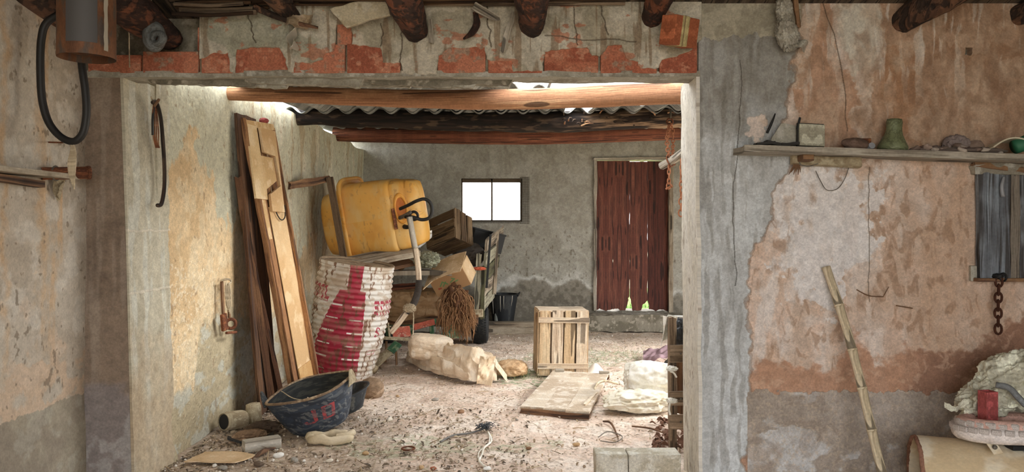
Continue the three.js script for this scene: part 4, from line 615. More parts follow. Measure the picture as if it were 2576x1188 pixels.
function crate(name, label, W, H, D, n, m, m2, seed) { // slats face +z, length W, height H, depth D, centred, base at 0
  const o = thing(name, label, 'crate'), r = rng(seed);
  for (const s of [-1, 1]) { mesh('end_panel', metric(rough(new THREE.BoxGeometry(W, 0.014, D, 10, 1, 6).translate(0, s > 0 ? H - 0.007 : 0.007, 0), 0.012, 6, seed + s), 'x', seed), m, o); for (const q of [-1, 1]) mesh('corner_post', box(0.03, H - 0.03, 0.03, 0.004, seed + s + q).translate(s * (W / 2 - 0.022), H / 2, q * (D / 2 - 0.02)), m2, o); }
  const w = W / n; for (const q of [-1, 1]) for (let k = 0; k < n; k++) mesh('slat', metric(rough(new THREE.BoxGeometry(w * 0.86, H - 0.005 - r() * 0.012, 0.009, 2, 10, 1).translate(-W / 2 + (k + 0.5) * w + (r() - 0.5) * 0.006, H / 2, q * D / 2), 0.006, 7, seed + k * 2 + q), 'y', seed + k * 3 + q), k % 2 ? m : m2, o);
  for (const s of [-1, 1]) { const hs = Math.round(D / 0.085); for (let k = 0; k < hs; k++) mesh('side_slat', metric(new THREE.BoxGeometry(0.01, H - 0.02, D / hs * 0.8).translate(s * W / 2, H / 2, -D / 2 + (k + 0.5) * D / hs), 'y', seed + k), m2, o); }
  for (const y of [0.15, 0.85]) mesh('batten', box(W + 0.012, 0.045, 0.014, 0.003, seed + y * 9).translate(0, H * y, D / 2 + 0.011), m, o);
  return o;
}
{
  const o = thing('wooden_crate', 'grey brown slatted wooden crate tipped up on the trailer load below the window', 'crate'), mk = [tint(mGrey, 0xb8a48e), tint(mGrey, 0xc8b49c), tint(mGrey, 0xa08c78)], W = 0.36, H = 0.31, D = 0.26;
  for (const z of [D / 2, -D / 2]) for (let k = 0; k < 3; k++) mesh('slat', metric(rough(new THREE.BoxGeometry(W, H / 3 - 0.014, 0.01, 10, 3, 1).translate(0, H * (k + 0.5) / 3, z), 0.008, 8, k + z), 'x', k * 3), mk[k], o);
  for (const x of [W / 2, -W / 2]) for (let k = 0; k < 3; k++) mesh('end_slat', metric(rough(new THREE.BoxGeometry(0.01, H + (k - 1) * 0.012, D / 3 - 0.012, 1, 6, 3).translate(x, H / 2, D * ((k + 0.5) / 3 - 0.5)), 0.008, 8, k * 2 + x), 'y', k * 5 + 1), mk[(k + 1) % 3], o);
  for (let k = 0; k < 4; k++) mesh('bottom_slat', box(W, 0.01, D / 4 - 0.01, 0.002, k).translate(0, 0.005, D * ((k + 0.5) / 4 - 0.5)), mk[k % 3], o);
  for (const x of [-1, 1]) for (const z of [-1, 1]) mesh('corner_post', box(0.03, H - 0.01, 0.03, 0.004, x + z).translate(x * (W / 2 - 0.022), H / 2, z * (D / 2 - 0.022)), mk[1], o);
  o.position.copy(at(1132, 622, 7.42)); o.rotation.set(R(-24), R(-38), R(4), 'XYZ');
  const b = thing('plastic_crate', 'black plastic crate tilted behind the dark wooden crate', 'crate');
  for (const [x, y, z, w, h, d] of [[0, 0.01, 0, 0.34, 0.02, 0.24], [-0.165, 0.1, 0, 0.012, 0.2, 0.24], [0.165, 0.1, 0, 0.012, 0.2, 0.24], [0, 0.1, -0.115, 0.34, 0.2, 0.012], [0, 0.1, 0.115, 0.34, 0.2, 0.012]]) mesh('panel', box(w, h, d, 0.003).translate(x, y, z), mBlack, b);
  for (const s of [-1, 1]) mesh('rim', box(0.36, 0.018, 0.016, 0.004).translate(0, 0.2, s * 0.12), mBlack, b);
  b.position.copy(at(1214, 628, 8.1)); b.rotation.set(0, R(20), R(-14), 'ZYX');
  const c = thing('cardboard_box', 'open brown cardboard box with faded green print on the load', 'box');
  const texBox = new THREE.CanvasTexture((() => { const cv = document.createElement('canvas'); cv.width = 256; cv.height = 160; const x = cv.getContext('2d'); x.fillStyle = '#b08a62'; x.fillRect(0, 0, 256, 160); x.strokeStyle = '#6f8f5c'; x.lineWidth = 10; x.beginPath(); x.moveTo(50, 90); x.lineTo(80, 60); x.lineTo(110, 92); x.moveTo(70, 96); x.lineTo(104, 66); x.moveTo(130, 86); x.lineTo(168, 70); x.lineTo(150, 56); x.moveTo(150, 96); x.lineTo(190, 88); x.stroke(); x.fillStyle = '#a8563c'; x.fillRect(30, 96, 26, 14); return cv; })()); texBox.colorSpace = THREE.SRGBColorSpace;
  const face = new THREE.PlaneGeometry(0.34, 0.19); mesh('side', box(0.34, 0.19, 0.008, 0.002).translate(0, 0.095, 0.12), mCard, c); mesh('print', face.translate(0, 0.095, 0.1245), new THREE.MeshPhysicalMaterial({ map: texBox, roughness: 0.9 }), c);
  mesh('side', box(0.34, 0.19, 0.008, 0.002).translate(0, 0.095, -0.12), mCard, c); for (const s of [-1, 1]) mesh('side', box(0.008, 0.19, 0.24, 0.002).translate(s * 0.17, 0.095, 0), mCard, c); mesh('bottom', box(0.34, 0.008, 0.24, 0.002).translate(0, 0.004, 0), mCard, c);
  mesh('flap', sheet((u, v) => V(mix(-0.19, 0.17, u), 0.19 + 0.02 * Math.sin(u * 3) + (v - 0.5) * 0.03, mix(0.2, -0.16, v) + (u < 0.2 ? (0.2 - u) * (v - 0.5) * -0.8 : 0)), 18, 10, 0.006), mCard, c);
  c.position.copy(at(1150, 716, 7.0)); c.rotation.set(R(18), R(-16), R(22), 'ZYX');
}
one('plastic_bag', 'crumpled green grey plastic bag stuffed behind the crooked pole', 'bag', lump(0.11, 0.075, 0.09, { seed: 21, folds: 0.22, detail: 22 }).translate(...at(1074, 654, 6.85).toArray()), M(mottle(51, [150, 154, 132], [118, 124, 104], [190, 190, 170], 9, 0.4, 128), 0.5, 0.001));
one('paper_sheet', 'crumpled white paper sheet at the tank end', 'paper', sheet((u, v) => { const p = at(mix(1043, 1086, u), mix(622, 588, u) + mix(-10, 12, v), 6.9 + v * 0.1); return V(p.x, p.y + (fbm(u * 6, v * 6, 3) - 0.5) * 0.06, p.z + (fbm(u * 5 + 8, v * 5, 3) - 0.5) * 0.1); }, 16, 10, 0.002), flat(0xdfe0e0, 0.8));
{ // dry root clump
  const o = thing('root_clump', 'shaggy dry brown root clump hanging from the trailer front', 'roots'), r = rng(61), list = [], c = at(1146, 765, 6.85), mr = M(mottle(52, [150, 112, 78], [116, 82, 56], [180, 144, 106], 30, 0.3, 128, 0.3), 1, 0.002);
  mesh('core', lump(0.115, 0.16, 0.1, { seed: 7, rough: 0.5, scale: 3, detail: 16 }).translate(c.x, c.y, c.z), tint(mr, 0x9a8878), o);
  for (let k = 0; k < 330; k++) { const a = r() * 6.28, e = (r() - 0.35) * 1.9, p = V(c.x + Math.cos(a) * Math.cos(e) * 0.11, c.y + Math.sin(e) * 0.17, c.z + Math.sin(a) * Math.cos(e) * 0.1), q = V(p.x + (r() - 0.5) * 0.1 + Math.cos(a) * 0.03, p.y - 0.04 - r() * 0.16, p.z + (r() - 0.3) * 0.08), s = V(q.x + (r() - 0.4) * 0.07, q.y - 0.03 - r() * 0.1, q.z + (r() - 0.5) * 0.04); list.push(limb([p, p.clone().lerp(q, 0.5).add(V((r() - 0.5) * 0.05, 0.02, (r() - 0.5) * 0.05)), q, s], [0.0045, 0.0035, 0.0015], 7, 4)); }
  for (let k = 0; k < 90; k++) { const p = V(c.x + 0.03 + (r() - 0.5) * 0.1, c.y - 0.1, c.z + (r() - 0.5) * 0.1), q = at(1160 + (r() - 0.4) * 40, 800 + r() * 60, 6.82); list.push(limb([p, p.clone().lerp(q, 0.5).add(V((r() - 0.5) * 0.06, 0, (r() - 0.5) * 0.06)), q], [0.004, 0.003, 0.001], 7, 4)); }
  mesh('rootlets', join(list), mr, o).userData.kind = 'stuff'; seat(o);
}
// ---- oil drum
{
  const t = thing('oil_drum', 'dented ribbed oil drum with red and white paint, leaning by the boards', 'drum');
  const Rd = 0.287, H = 0.9, N = 22, cv = document.createElement('canvas'); cv.width = 1536; cv.height = 768; const x = cv.getContext('2d');
  // u runs once round; u = 0.5 faces the room; 1 m of girth = 852 px
  x.fillStyle = '#d9d6cf'; x.fillRect(0, 0, 1536, 768); x.fillStyle = '#a3213b'; x.beginPath(); x.moveTo(758, 0); x.lineTo(842, 0); x.lineTo(838, 165); x.lineTo(872, 168); x.lineTo(908, 768); x.lineTo(450, 768); x.lineTo(535, 593); x.lineTo(712, 168); x.lineTo(756, 165); x.closePath(); x.fill();
  x.fillStyle = '#e6e0da'; for (let k = 0; k < 6; k++) { const y = 262 + k * 88; x.fillRect(672 - k * 32, y, 70 + k * 12, 10); x.fillRect(800 - k * 6, y + 4, 84 + k * 10, 10); }
  const word = (s, px, py, h, w) => { x.save(); x.translate(px, py); x.scale(w, 1); x.font = 'bold ' + h + 'px sans-serif'; x.fillStyle = '#a3213b'; x.strokeStyle = '#a3213b'; x.lineWidth = 5; for (let k = 7; k > 0; k--) x.fillText(s, k * 1.6, -k * 2.4); x.fillStyle = '#e4e1da'; x.fillText(s, 0, 0); x.lineWidth = 2; x.strokeText(s, 0, 0); x.restore(); };
  word('ERTOIL', 930, 330, 124, 0.72); word('ERTOIL', 330, 258, 118, 0.76); x.fillStyle = '#a3213b'; x.font = 'bold 90px serif'; x.fillText('S', 985, 470); x.fillText('9', 372, 480); x.strokeStyle = '#a3213b'; x.lineWidth = 3; x.strokeRect(960, 560, 70, 26);
  const img = x.getImageData(0, 0, 1536, 768).data, r = rng(3);
  const base = paint(1536, 768, 0, 0, 1, 1, (u, v, o) => { const i = (Math.min(767, Math.floor((1 - v) * 768)) * 1536 + Math.min(1535, Math.floor(u * 1536))) * 4; C(o, img[i], img[i + 1], img[i + 2]); const rib = 0.5 + 0.5 * Math.cos(v * N * 6.2832), n = fbm(u * 40, v * 26, 4), m = fbm(u * 9 + 3, v * 14, 4); blend(o, [160, 132, 104], sstep(0.55, 0.72, n + rib * 0.1) * 0.45); blend(o, [108, 72, 50], sstep(0.64, 0.7, fbm(u * 70, v * 12 + 5, 4)) * 0.8); blend(o, [168, 146, 120], sstep(0.52, 0.7, m) * 0.35); });
  const P = [], U = [], I = [], W = 96, K = N * 8;
  for (let i = 0; i <= K; i++) { const v = i / K, squeeze = 1 + 0.06 * Math.sin(v * 3.1) - 0.2 * Math.pow(1 - v, 2.5), rr = Rd * squeeze + (v > 0.03 && v < 0.97 ? 0.0055 * Math.cos(v * N * 6.2832) : v >= 0.97 ? 0.007 : 0.005) + (Math.abs(v - 0.62) < 0.012 || Math.abs(v - 0.3) < 0.012 ? 0.007 : 0); for (let j = 0; j <= W; j++) { const a = j / W * 6.28319, dent = 0.02 * (fbm3(Math.cos(a) * 1.3 + 4, v * 2.5, Math.sin(a) * 1.3, 3) - 0.5); P.push(-Math.sin(a) * (rr + dent), v * H, -Math.cos(a) * (rr + dent)); U.push(j / W, v); } }
  for (let i = 0; i < K; i++) for (let j = 0; j < W; j++) { const a = i * (W + 1) + j, b = a + W + 1; I.push(a, a + 1, b, b, a + 1, b + 1); }
  const g = new THREE.BufferGeometry(); g.setAttribute('position', new THREE.Float32BufferAttribute(P, 3)); g.setAttribute('uv', new THREE.Float32BufferAttribute(U, 2)); g.setIndex(I.reverse()); g.computeVertexNormals();
  mesh('shell', g, M(base, 0.6, 0), t);
  mesh('lid', new THREE.LatheGeometry([[0.001, H - 0.022], [Rd - 0.02, H - 0.022], [Rd - 0.012, H - 0.004], [Rd + 0.002, H + 0.004], [Rd + 0.01, H - 0.004]].map(q => new THREE.Vector2(...q)), 48), M(texDirt, 0.95, 0.003), t);
  mesh('bung', new THREE.CylinderGeometry(0.03, 0.03, 0.014, 14).translate(0.1, H - 0.014, 0.12), mRust, t);
  const p = onFloor(862, 946); t.position.set(p.x, 0.025, p.z); t.rotation.set(R(2), R(4), R(-8), 'ZYX');
}

// ---------------------------------------------------------------- boards leaning on the left wall
{
  const t = thing('wardrobe_panel', 'tall cream wooden panel with a notched top leaning on the left wall', 'panel');
  const TL = V(-1.695, 1.875, -4.83), TR = V(-1.66, 1.865, -5.3), BR = onFloor(806, 1003), BL = onFloor(742, 1026), fN = V().crossVectors(TR.clone().sub(TL), BL.clone().sub(TL)).normalize(); if (fN.x < 0) fN.negate();
  const at2 = (u, v, k = 0) => TL.clone().lerp(TR, u).lerp(BL.clone().lerp(BR, u), v).addScaledVector(fN, k); // u across, v down
  const quad = (u0, v0, u1, v1, k, th, m, n, off = 0) => { const a = at2((u0 + u1) / 2, v0, k), b = at2((u0 + u1) / 2, v1, k), w = at2(u0, (v0 + v1) / 2).distanceTo(at2(u1, (v0 + v1) / 2)); return mesh(n, board(a, b, w, th, fN, 0.002, off), m, t); };
  const poly = (pts, k, th, m, n) => { const o = at2(0, 0, k), ex = at2(1, 0.5).sub(at2(0, 0.5)), ey = at2(0.5, 0).sub(at2(0.5, 1)); const wu = ex.length(), hv = ey.length(); ex.normalize(); const ez = fN.clone(), e2 = V().crossVectors(ez, ex).normalize(); const sgn = e2.dot(ey) > 0 ? 1 : -1; const g = slab(pts.map(([u, v]) => [u * wu, -v * hv]), th, 0.001); if (sgn < 0) g.scale(1, -1, 1); const lean = at2(0.5, 1).sub(at2(0.5, 0)); g.applyMatrix4(new THREE.Matrix4().makeBasis(ex, e2.multiplyScalar(sgn), ez).setPosition(o)); return mesh(n, metric(g, 'y'), m, t); };
  const mFace = M(mottle(61, [216, 184, 140], [204, 168, 122], [226, 200, 160], 4, 1, 384, 0.06), 0.9, 0.001), mLight = M(mottle(62, [222, 194, 148], [206, 172, 124], [234, 212, 176], 5, 0.8, 256, 0.06), 0.9, 0.001), mEdge = M(wood(63, [176, 132, 90], [140, 98, 64], [92, 62, 44]), 0.9, 0.006);
  quad(0.02, 0, 0.98, 1, 0, 0.012, mEdge, 'shaded_back_sheet');  // dark brown rather than cream, so the notch gaps read as shaded
  poly([[0.03, 0.02], [0.33, 0.02], [0.36, 0.12], [0.78, 0.12], [0.82, 0.20], [0.42, 0.235], [0.42, 0.27], [0.03, 0.27]].slice().reverse(), 0.008, 0.012, mLight, 'front_piece');
  poly([[0.44, 0.02], [0.97, 0.02], [0.97, 0.31], [0.52, 0.31], [0.52, 0.252], [0.93, 0.217], [0.88, 0.112], [0.47, 0.105]].slice().reverse(), 0.008, 0.016, mFace, 'notched_piece');
  quad(0.04, 0.265, 0.2, 0.98, 0.012, 0.012, mLight, 'side_strip', 3); quad(0.2, 0.29, 0.96, 0.9, 0.01, 0.006, mFace, 'face_sheet', 1); quad(0.12, 0.86, 0.98, 0.99, 0.016, 0.008, tint(mFace, 0xe4d4b8), 'kick_piece', 5);
  for (const [u0, u1] of [[-0.04, 0.03], [0.96, 1.01]]) { const a = at2((u0 + u1) / 2, 0, 0.004), b = at2((u0 + u1) / 2, 1, 0.004); mesh('edge_strip', roughBoard(a, b, 0.03, 0.034, fN, u0 * 9 + 3, 0.007, 40), mEdge, t); }
  quad(0, -0.005, 1, 0.018, 0.006, 0.03, mLight, 'top_rail', 2);
  mesh('wire_tie', limb([at2(0.55, 0.29, 0.02), at2(0.42, 0.31, 0.03), at2(0.55, 0.34, 0.03), at2(0.72, 0.33, 0.03), at2(0.82, 0.285, 0.025)], 0.004, 16, 5), mBlack, t);
  mesh('white_string', limb([at2(0.5, 0.09, 0.03), at2(0.42, 0.15, 0.035), at2(0.38, 0.22, 0.03), at2(0.42, 0.27, 0.03)], 0.003, 12, 5), mTwine, t);
  seat(t);
  one('brown_board', 'dark brown board hidden behind the cream panel', 'board', roughBoard(V(-1.715, 1.9, -4.93), V(-1.58, 0.01, -4.98), 0.36, 0.02, V(1, 0.1, 0), 5, 0.004), tint(mBrown, 0xb8aca0));
  one('batten', 'narrow brown batten leaning at the edge of the panels', 'batten', roughBoard(V(-1.70, 1.5, -4.76), onFloor(688, 1036).setY(0.0), 0.045, 0.03, V(0.5, 0, 1), 7, 0.004), tint(mBrown, 0xd8ccc0));
  one('batten', 'thin reddish batten between the panels and the wall', 'batten', roughBoard(V(-1.66, 1.15, -4.8), onFloor(716, 1030).setY(0.0), 0.03, 0.025, V(0.5, 0, 1), 9, 0.004), tint(mBrown, 0xc8b4a4));
  one('red_scrap', 'small red and grey scrap stuck on top of the cream panel', 'scrap', lump(0.03, 0.02, 0.03, { seed: 3, folds: 0.2, detail: 8 }).translate(...at(664, 304, 5.2).toArray()), flat(0xa05050, 0.9));
}
// ---------------------------------------------------------------- things on the walls at the left
{
  const c = thing('hose_coil', 'stiff dark hose bent in a long narrow loop on the near wall', 'hose'), w = (px, py, k = 0.02) => { const d = -(-1.72 + k) * FOCAL / (1288 - px); return at(px, py, d); };
  mesh('loop', limb([w(388, 262), w(384, 300), w(384, 340)], 0.006, 16, 6), mHose, c);
  mesh('tube', limb([w(384, 258, 0.03), w(392, 256, 0.03), w(403, 290, 0.03), w(410, 360, 0.03), w(414, 440, 0.03), w(412, 485, 0.03), w(405, 515, 0.03), w(396, 517, 0.03)], 0.0095, 50, 8, 0.08), M(texBeamDark, 0.9, 0), c);
  for (let k = 0; k < 4; k++) mesh('wire', limb([w(386 + k * 2, 258), w(384 + k * 5, 300 + k * 12), w(386 + k * 4, 345 + k * 6), w(392 + k * 3, 372)], 0.0028, 14, 5), mRust, c);
  mesh('tie', limb([w(380, 244), w(384, 252), w(392, 262)], 0.004, 6, 5), mTwine, c); mesh('twig', limb([w(388, 268, 0.04), w(400, 250, 0.05)], 0.007, 4, 6), mBrown, c); seat(c);
  const k = thing('iron_strap', 'rusty iron strap with clevis and string hanging on the rough wall', 'iron fitting'), q = (px, py, e = 0.02) => { const d = -(-1.725 + e) * FOCAL / (1288 - px); return at(px, py, d); };
  mesh('strap', board(q(558, 708), q(562, 790), 0.02, 0.012, V(1, 0, 0.4)), mBrown, k); mesh('strap', board(q(573, 712), q(577, 800), 0.016, 0.012, V(1, 0, 0.4)), mBrown, k);
  mesh('string', limb([q(556, 706, 0.03), q(568, 703, 0.05), q(582, 708, 0.03), q(574, 716, 0.04)], 0.006, 14, 6, 0.4), mTwine, k); for (let i = 0; i < 5; i++) mesh('string', limb([q(568 + i * 2, 712, 0.03), q(567 + i * 3, 740, 0.035), q(570 + i * 2, 770 + i * 5, 0.03)], 0.004, 8, 5, 0.3), mTwine, k);
  mesh('clevis', board(q(562, 790, 0.03), q(566, 832, 0.03), 0.045, 0.02, V(1, 0, 0.4), 0.006), mRust, k); mesh('ring', new THREE.TorusGeometry(0.028, 0.01, 6, 16).rotateY(0.6).translate(...q(581, 815, 0.04).toArray()), mRust, k); mesh('pin', limb([q(570, 838, 0.04), q(594, 836, 0.04)], 0.009, 3, 6), mRust, k); seat(k);
  const s = thing('wall_shelf', 'thin weathered plank shelf fixed on the near left wall', 'shelf'); mesh('plank', roughBoard(V(-1.86, 1.395, -2.3), V(-1.86, 1.395, -3.22), 0.1, 0.02, V(0, 1, 0), 5, 0.006), mGrey, s); mesh('bracket', roughBoard(V(-1.88, 1.37, -2.5), V(-1.88, 1.355, -3.05), 0.05, 0.025, V(0, 1, 0.1), 6, 0.008), mBrown, s); seat(s);
  const p = thing('iron_pipe', 'short rusty iron pipe poking out over the near shelf', 'pipe'), a = at(104, 437, 3.12), b = at(206, 435, 3.22), ax = b.clone().sub(a).normalize();
  const gp = new THREE.LatheGeometry([[0.026, 0], [0.026, 0.165], [0.029, 0.168], [0.029, 0.18], [0.021, 0.18], [0.021, 0]].map(v => new THREE.Vector2(...v)), 20); gp.applyQuaternion(new THREE.Quaternion().setFromUnitVectors(V(0, 1, 0), ax)).translate(a.x, a.y, a.z); mesh('tube', gp, mRust, p); mesh('wire_band', new THREE.TorusGeometry(0.029, 0.004, 5, 18).rotateY(Math.PI / 2).translate(...a.clone().lerp(b, 0.35).toArray()), mSteel, p); seat(p);
  one('cloth_rag', 'grey dusty rag hanging below the near shelf end', 'rag', sheet((u, v) => { const q2 = at(mix(140, 157, u), mix(452, 506 - u * 20, v), 3.2); return V(q2.x, q2.y, q2.z + 0.02 * Math.sin(u * 5 + v * 4)); }, 8, 12, 0.004), mDull);
  one('nail', 'rusty nail sticking from the near wall under the hose', 'nail', limb([at(122, 358, 3.18), at(158, 359, 3.1)], 0.0035, 3, 6), mRust);
  one('twine_bundle', 'frayed pale twine tied round the bottom of the black hose', 'twine', join([...Array(7).keys()].map(i => limb([at(180, 350, 3.02), at(178 + i * 2, 380, 3.02), at(172 + i * 3, 410, 3.03), at(174 + i * 2, 440 + i * 6, 3.04)], 0.0035, 10, 5, 0.4, i))), mTwine);
  one('black_hose', 'thick black hose hanging in a long U beside the near wall', 'hose', limb([[168, 30], [138, 42], [114, 62], [104, 100], [102, 190], [108, 262], [126, 314], [158, 348], [186, 356], [206, 340], [217, 292], [215, 230], [206, 165], [202, 100], [200, 40]].map(([x, y]) => at(x, y, 3.02)), 0.0145, 90, 12), mHose);
  // hanging steel tube
  const f = thing('steel_tube', 'wide rusty steel tube hanging from the near roof', 'tube'), c0 = at(218, 147, 2.8), Rr = 0.097, mf = M(mottle(64, [128, 88, 62], [104, 70, 50], [86, 80, 76], 6, 0.5, 256, 0.12), 0.7, 0.001, { metalness: 0.3 });
  mesh('wall', new THREE.LatheGeometry([[Rr * 1.0, 0], [Rr * 0.985, 0.5], [Rr * 0.955, 0.5], [Rr * 0.96, 0.006]].map(v => new THREE.Vector2(...v)), 40).translate(c0.x, c0.y, c0.z), mf, f);
  mesh('dark_plate', new THREE.CylinderGeometry(Rr + 0.003, Rr + 0.003, 0.47, 16, 1, true, -0.2, 1.05).translate(c0.x, c0.y + 0.275, c0.z), flat(0x5a5858, 0.6, { metalness: 0.3 }), f);
  mesh('weld_seam', rough(new THREE.CylinderGeometry(Rr + 0.005, Rr + 0.005, 0.48, 4, 40, true, 1.07, 0.15).translate(c0.x, c0.y + 0.258, c0.z), 0.006, 40), flat(0xa8a090, 0.8), f);
  mesh('end_disc', new THREE.CylinderGeometry(Rr * 0.94, Rr * 0.94, 0.006, 32).translate(c0.x, c0.y + 0.03, c0.z), mf, f); seat(f);
  one('tape_coil', 'grey dusty coil of tape hanging by the dark log end', 'tape', join([new THREE.TorusGeometry(0.036, 0.02, 10, 28).scale(0.85, 1.2, 1).rotateY(0.5), new THREE.TorusGeometry(0.03, 0.016, 8, 24).scale(1.1, 0.8, 1).rotateY(-0.4).translate(0.018, -0.012, 0.01)]).translate(...at(388, 92, 3.28).toArray()), M(mottle(65, [108, 112, 112], [84, 88, 88], [140, 142, 138], 20, 0.2, 128), 0.7, 0.001));
  one('string', 'brown string hanging down past the hanging tube', 'string', limb([at(322, -20, 3.3), at(324, 60, 3.3), at(326, 170, 3.3)], 0.003, 8, 5, 0.2), mTwine); one('string', 'pale string holding the grey tape coil', 'string', limb([at(380, -20, 3.28), at(380, 30, 3.28), at(384, 60, 3.28)], 0.004, 8, 5, 0.3), mTwine);
  // plastic and splinters along the header
  const mFilm = new THREE.MeshPhysicalMaterial({ color: 0xd8d4c6, roughness: 0.35, transmission: 0.35, thickness: 0, transparent: false });
  one('plastic_rag', 'brown and clear plastic scrap hanging off the short log', 'plastic', join([sheet((u, v) => { const q2 = at(mix(720, 788, u), mix(38, 70 - 20 * Math.abs(u - 0.5), v), 3.36); return V(q2.x, q2.y + (fbm(u * 5, v * 5, 3) - 0.5) * 0.03, q2.z + 0.05 * Math.sin(u * 7) * v); }, 16, 8, 0.002)]), M(mottle(66, [176, 156, 128], [150, 130, 104], [200, 188, 166], 10, 0.3, 128), 0.4, 0.001));
  one('plastic_strip', 'shiny clear plastic strip dangling below the brown scrap', 'plastic', sheet((u, v) => { const q2 = at(mix(726, 744, u) + 4 * Math.sin(v * 9), mix(62, 124, v), 3.37); return V(q2.x, q2.y, q2.z + 0.03 * Math.sin(u * 6 + v * 12)); }, 8, 24, 0.0015), mFilm);
  one('plaster_plate', 'large pale broken plaster plate lodged beside the thick log', 'plaster', metric(slab(jag([[WX(845), WY(38)], [WX(982), WY(2)], [WX(988), WY(52)], [WX(940), WY(62)], [WX(884), WY(82)]], 0.006, 0.02, 7), 0.018, 0.003).translate(0, 0, -3.37)), M(mottle(67, [198, 188, 162], [176, 162, 134], [212, 206, 188], 8, 0.4, 256), 0.95, 0.004));
  one('split_lath', 'broken white lath end leaning against the wall top', 'lath', roughBoard(at(1188, 10, 3.34), at(1248, 46, 3.38), 0.034, 0.014, V(0, 0, 1), 3, 0.01), mSilver);
  one('split_lath', 'white splintered stick leaning on the middle log', 'lath', roughBoard(at(1268, 122, 3.41), at(1290, 30, 3.36), 0.03, 0.012, V(0, 0, 1), 5, 0.012), mSilver);
  one('split_lath', 'pale thin splinter upright beside the thick log', 'lath', roughBoard(at(1086, 112, 3.42), at(1080, 52, 3.4), 0.014, 0.012, V(0, 0, 1), 6, 0.008), mSilver);
  one('bark_strip', 'curved dark bark strip hanging on the header wall', 'bark', limb([at(1166, 98, 3.42), at(1186, 84, 3.4), at(1200, 58, 3.39), at(1196, 30, 3.39)], [0.004, 0.014, 0.015, 0.01], 16, 7, 0.3), mBark);
  one('dry_stick', 'knotted brown stick behind the clear plastic', 'stick', limb([at(640, 18, 3.36), at(720, 52, 3.36), at(800, 70, 3.38)], [0.016, 0.012, 0.006], 16, 7, 0.3), mBark2);
}
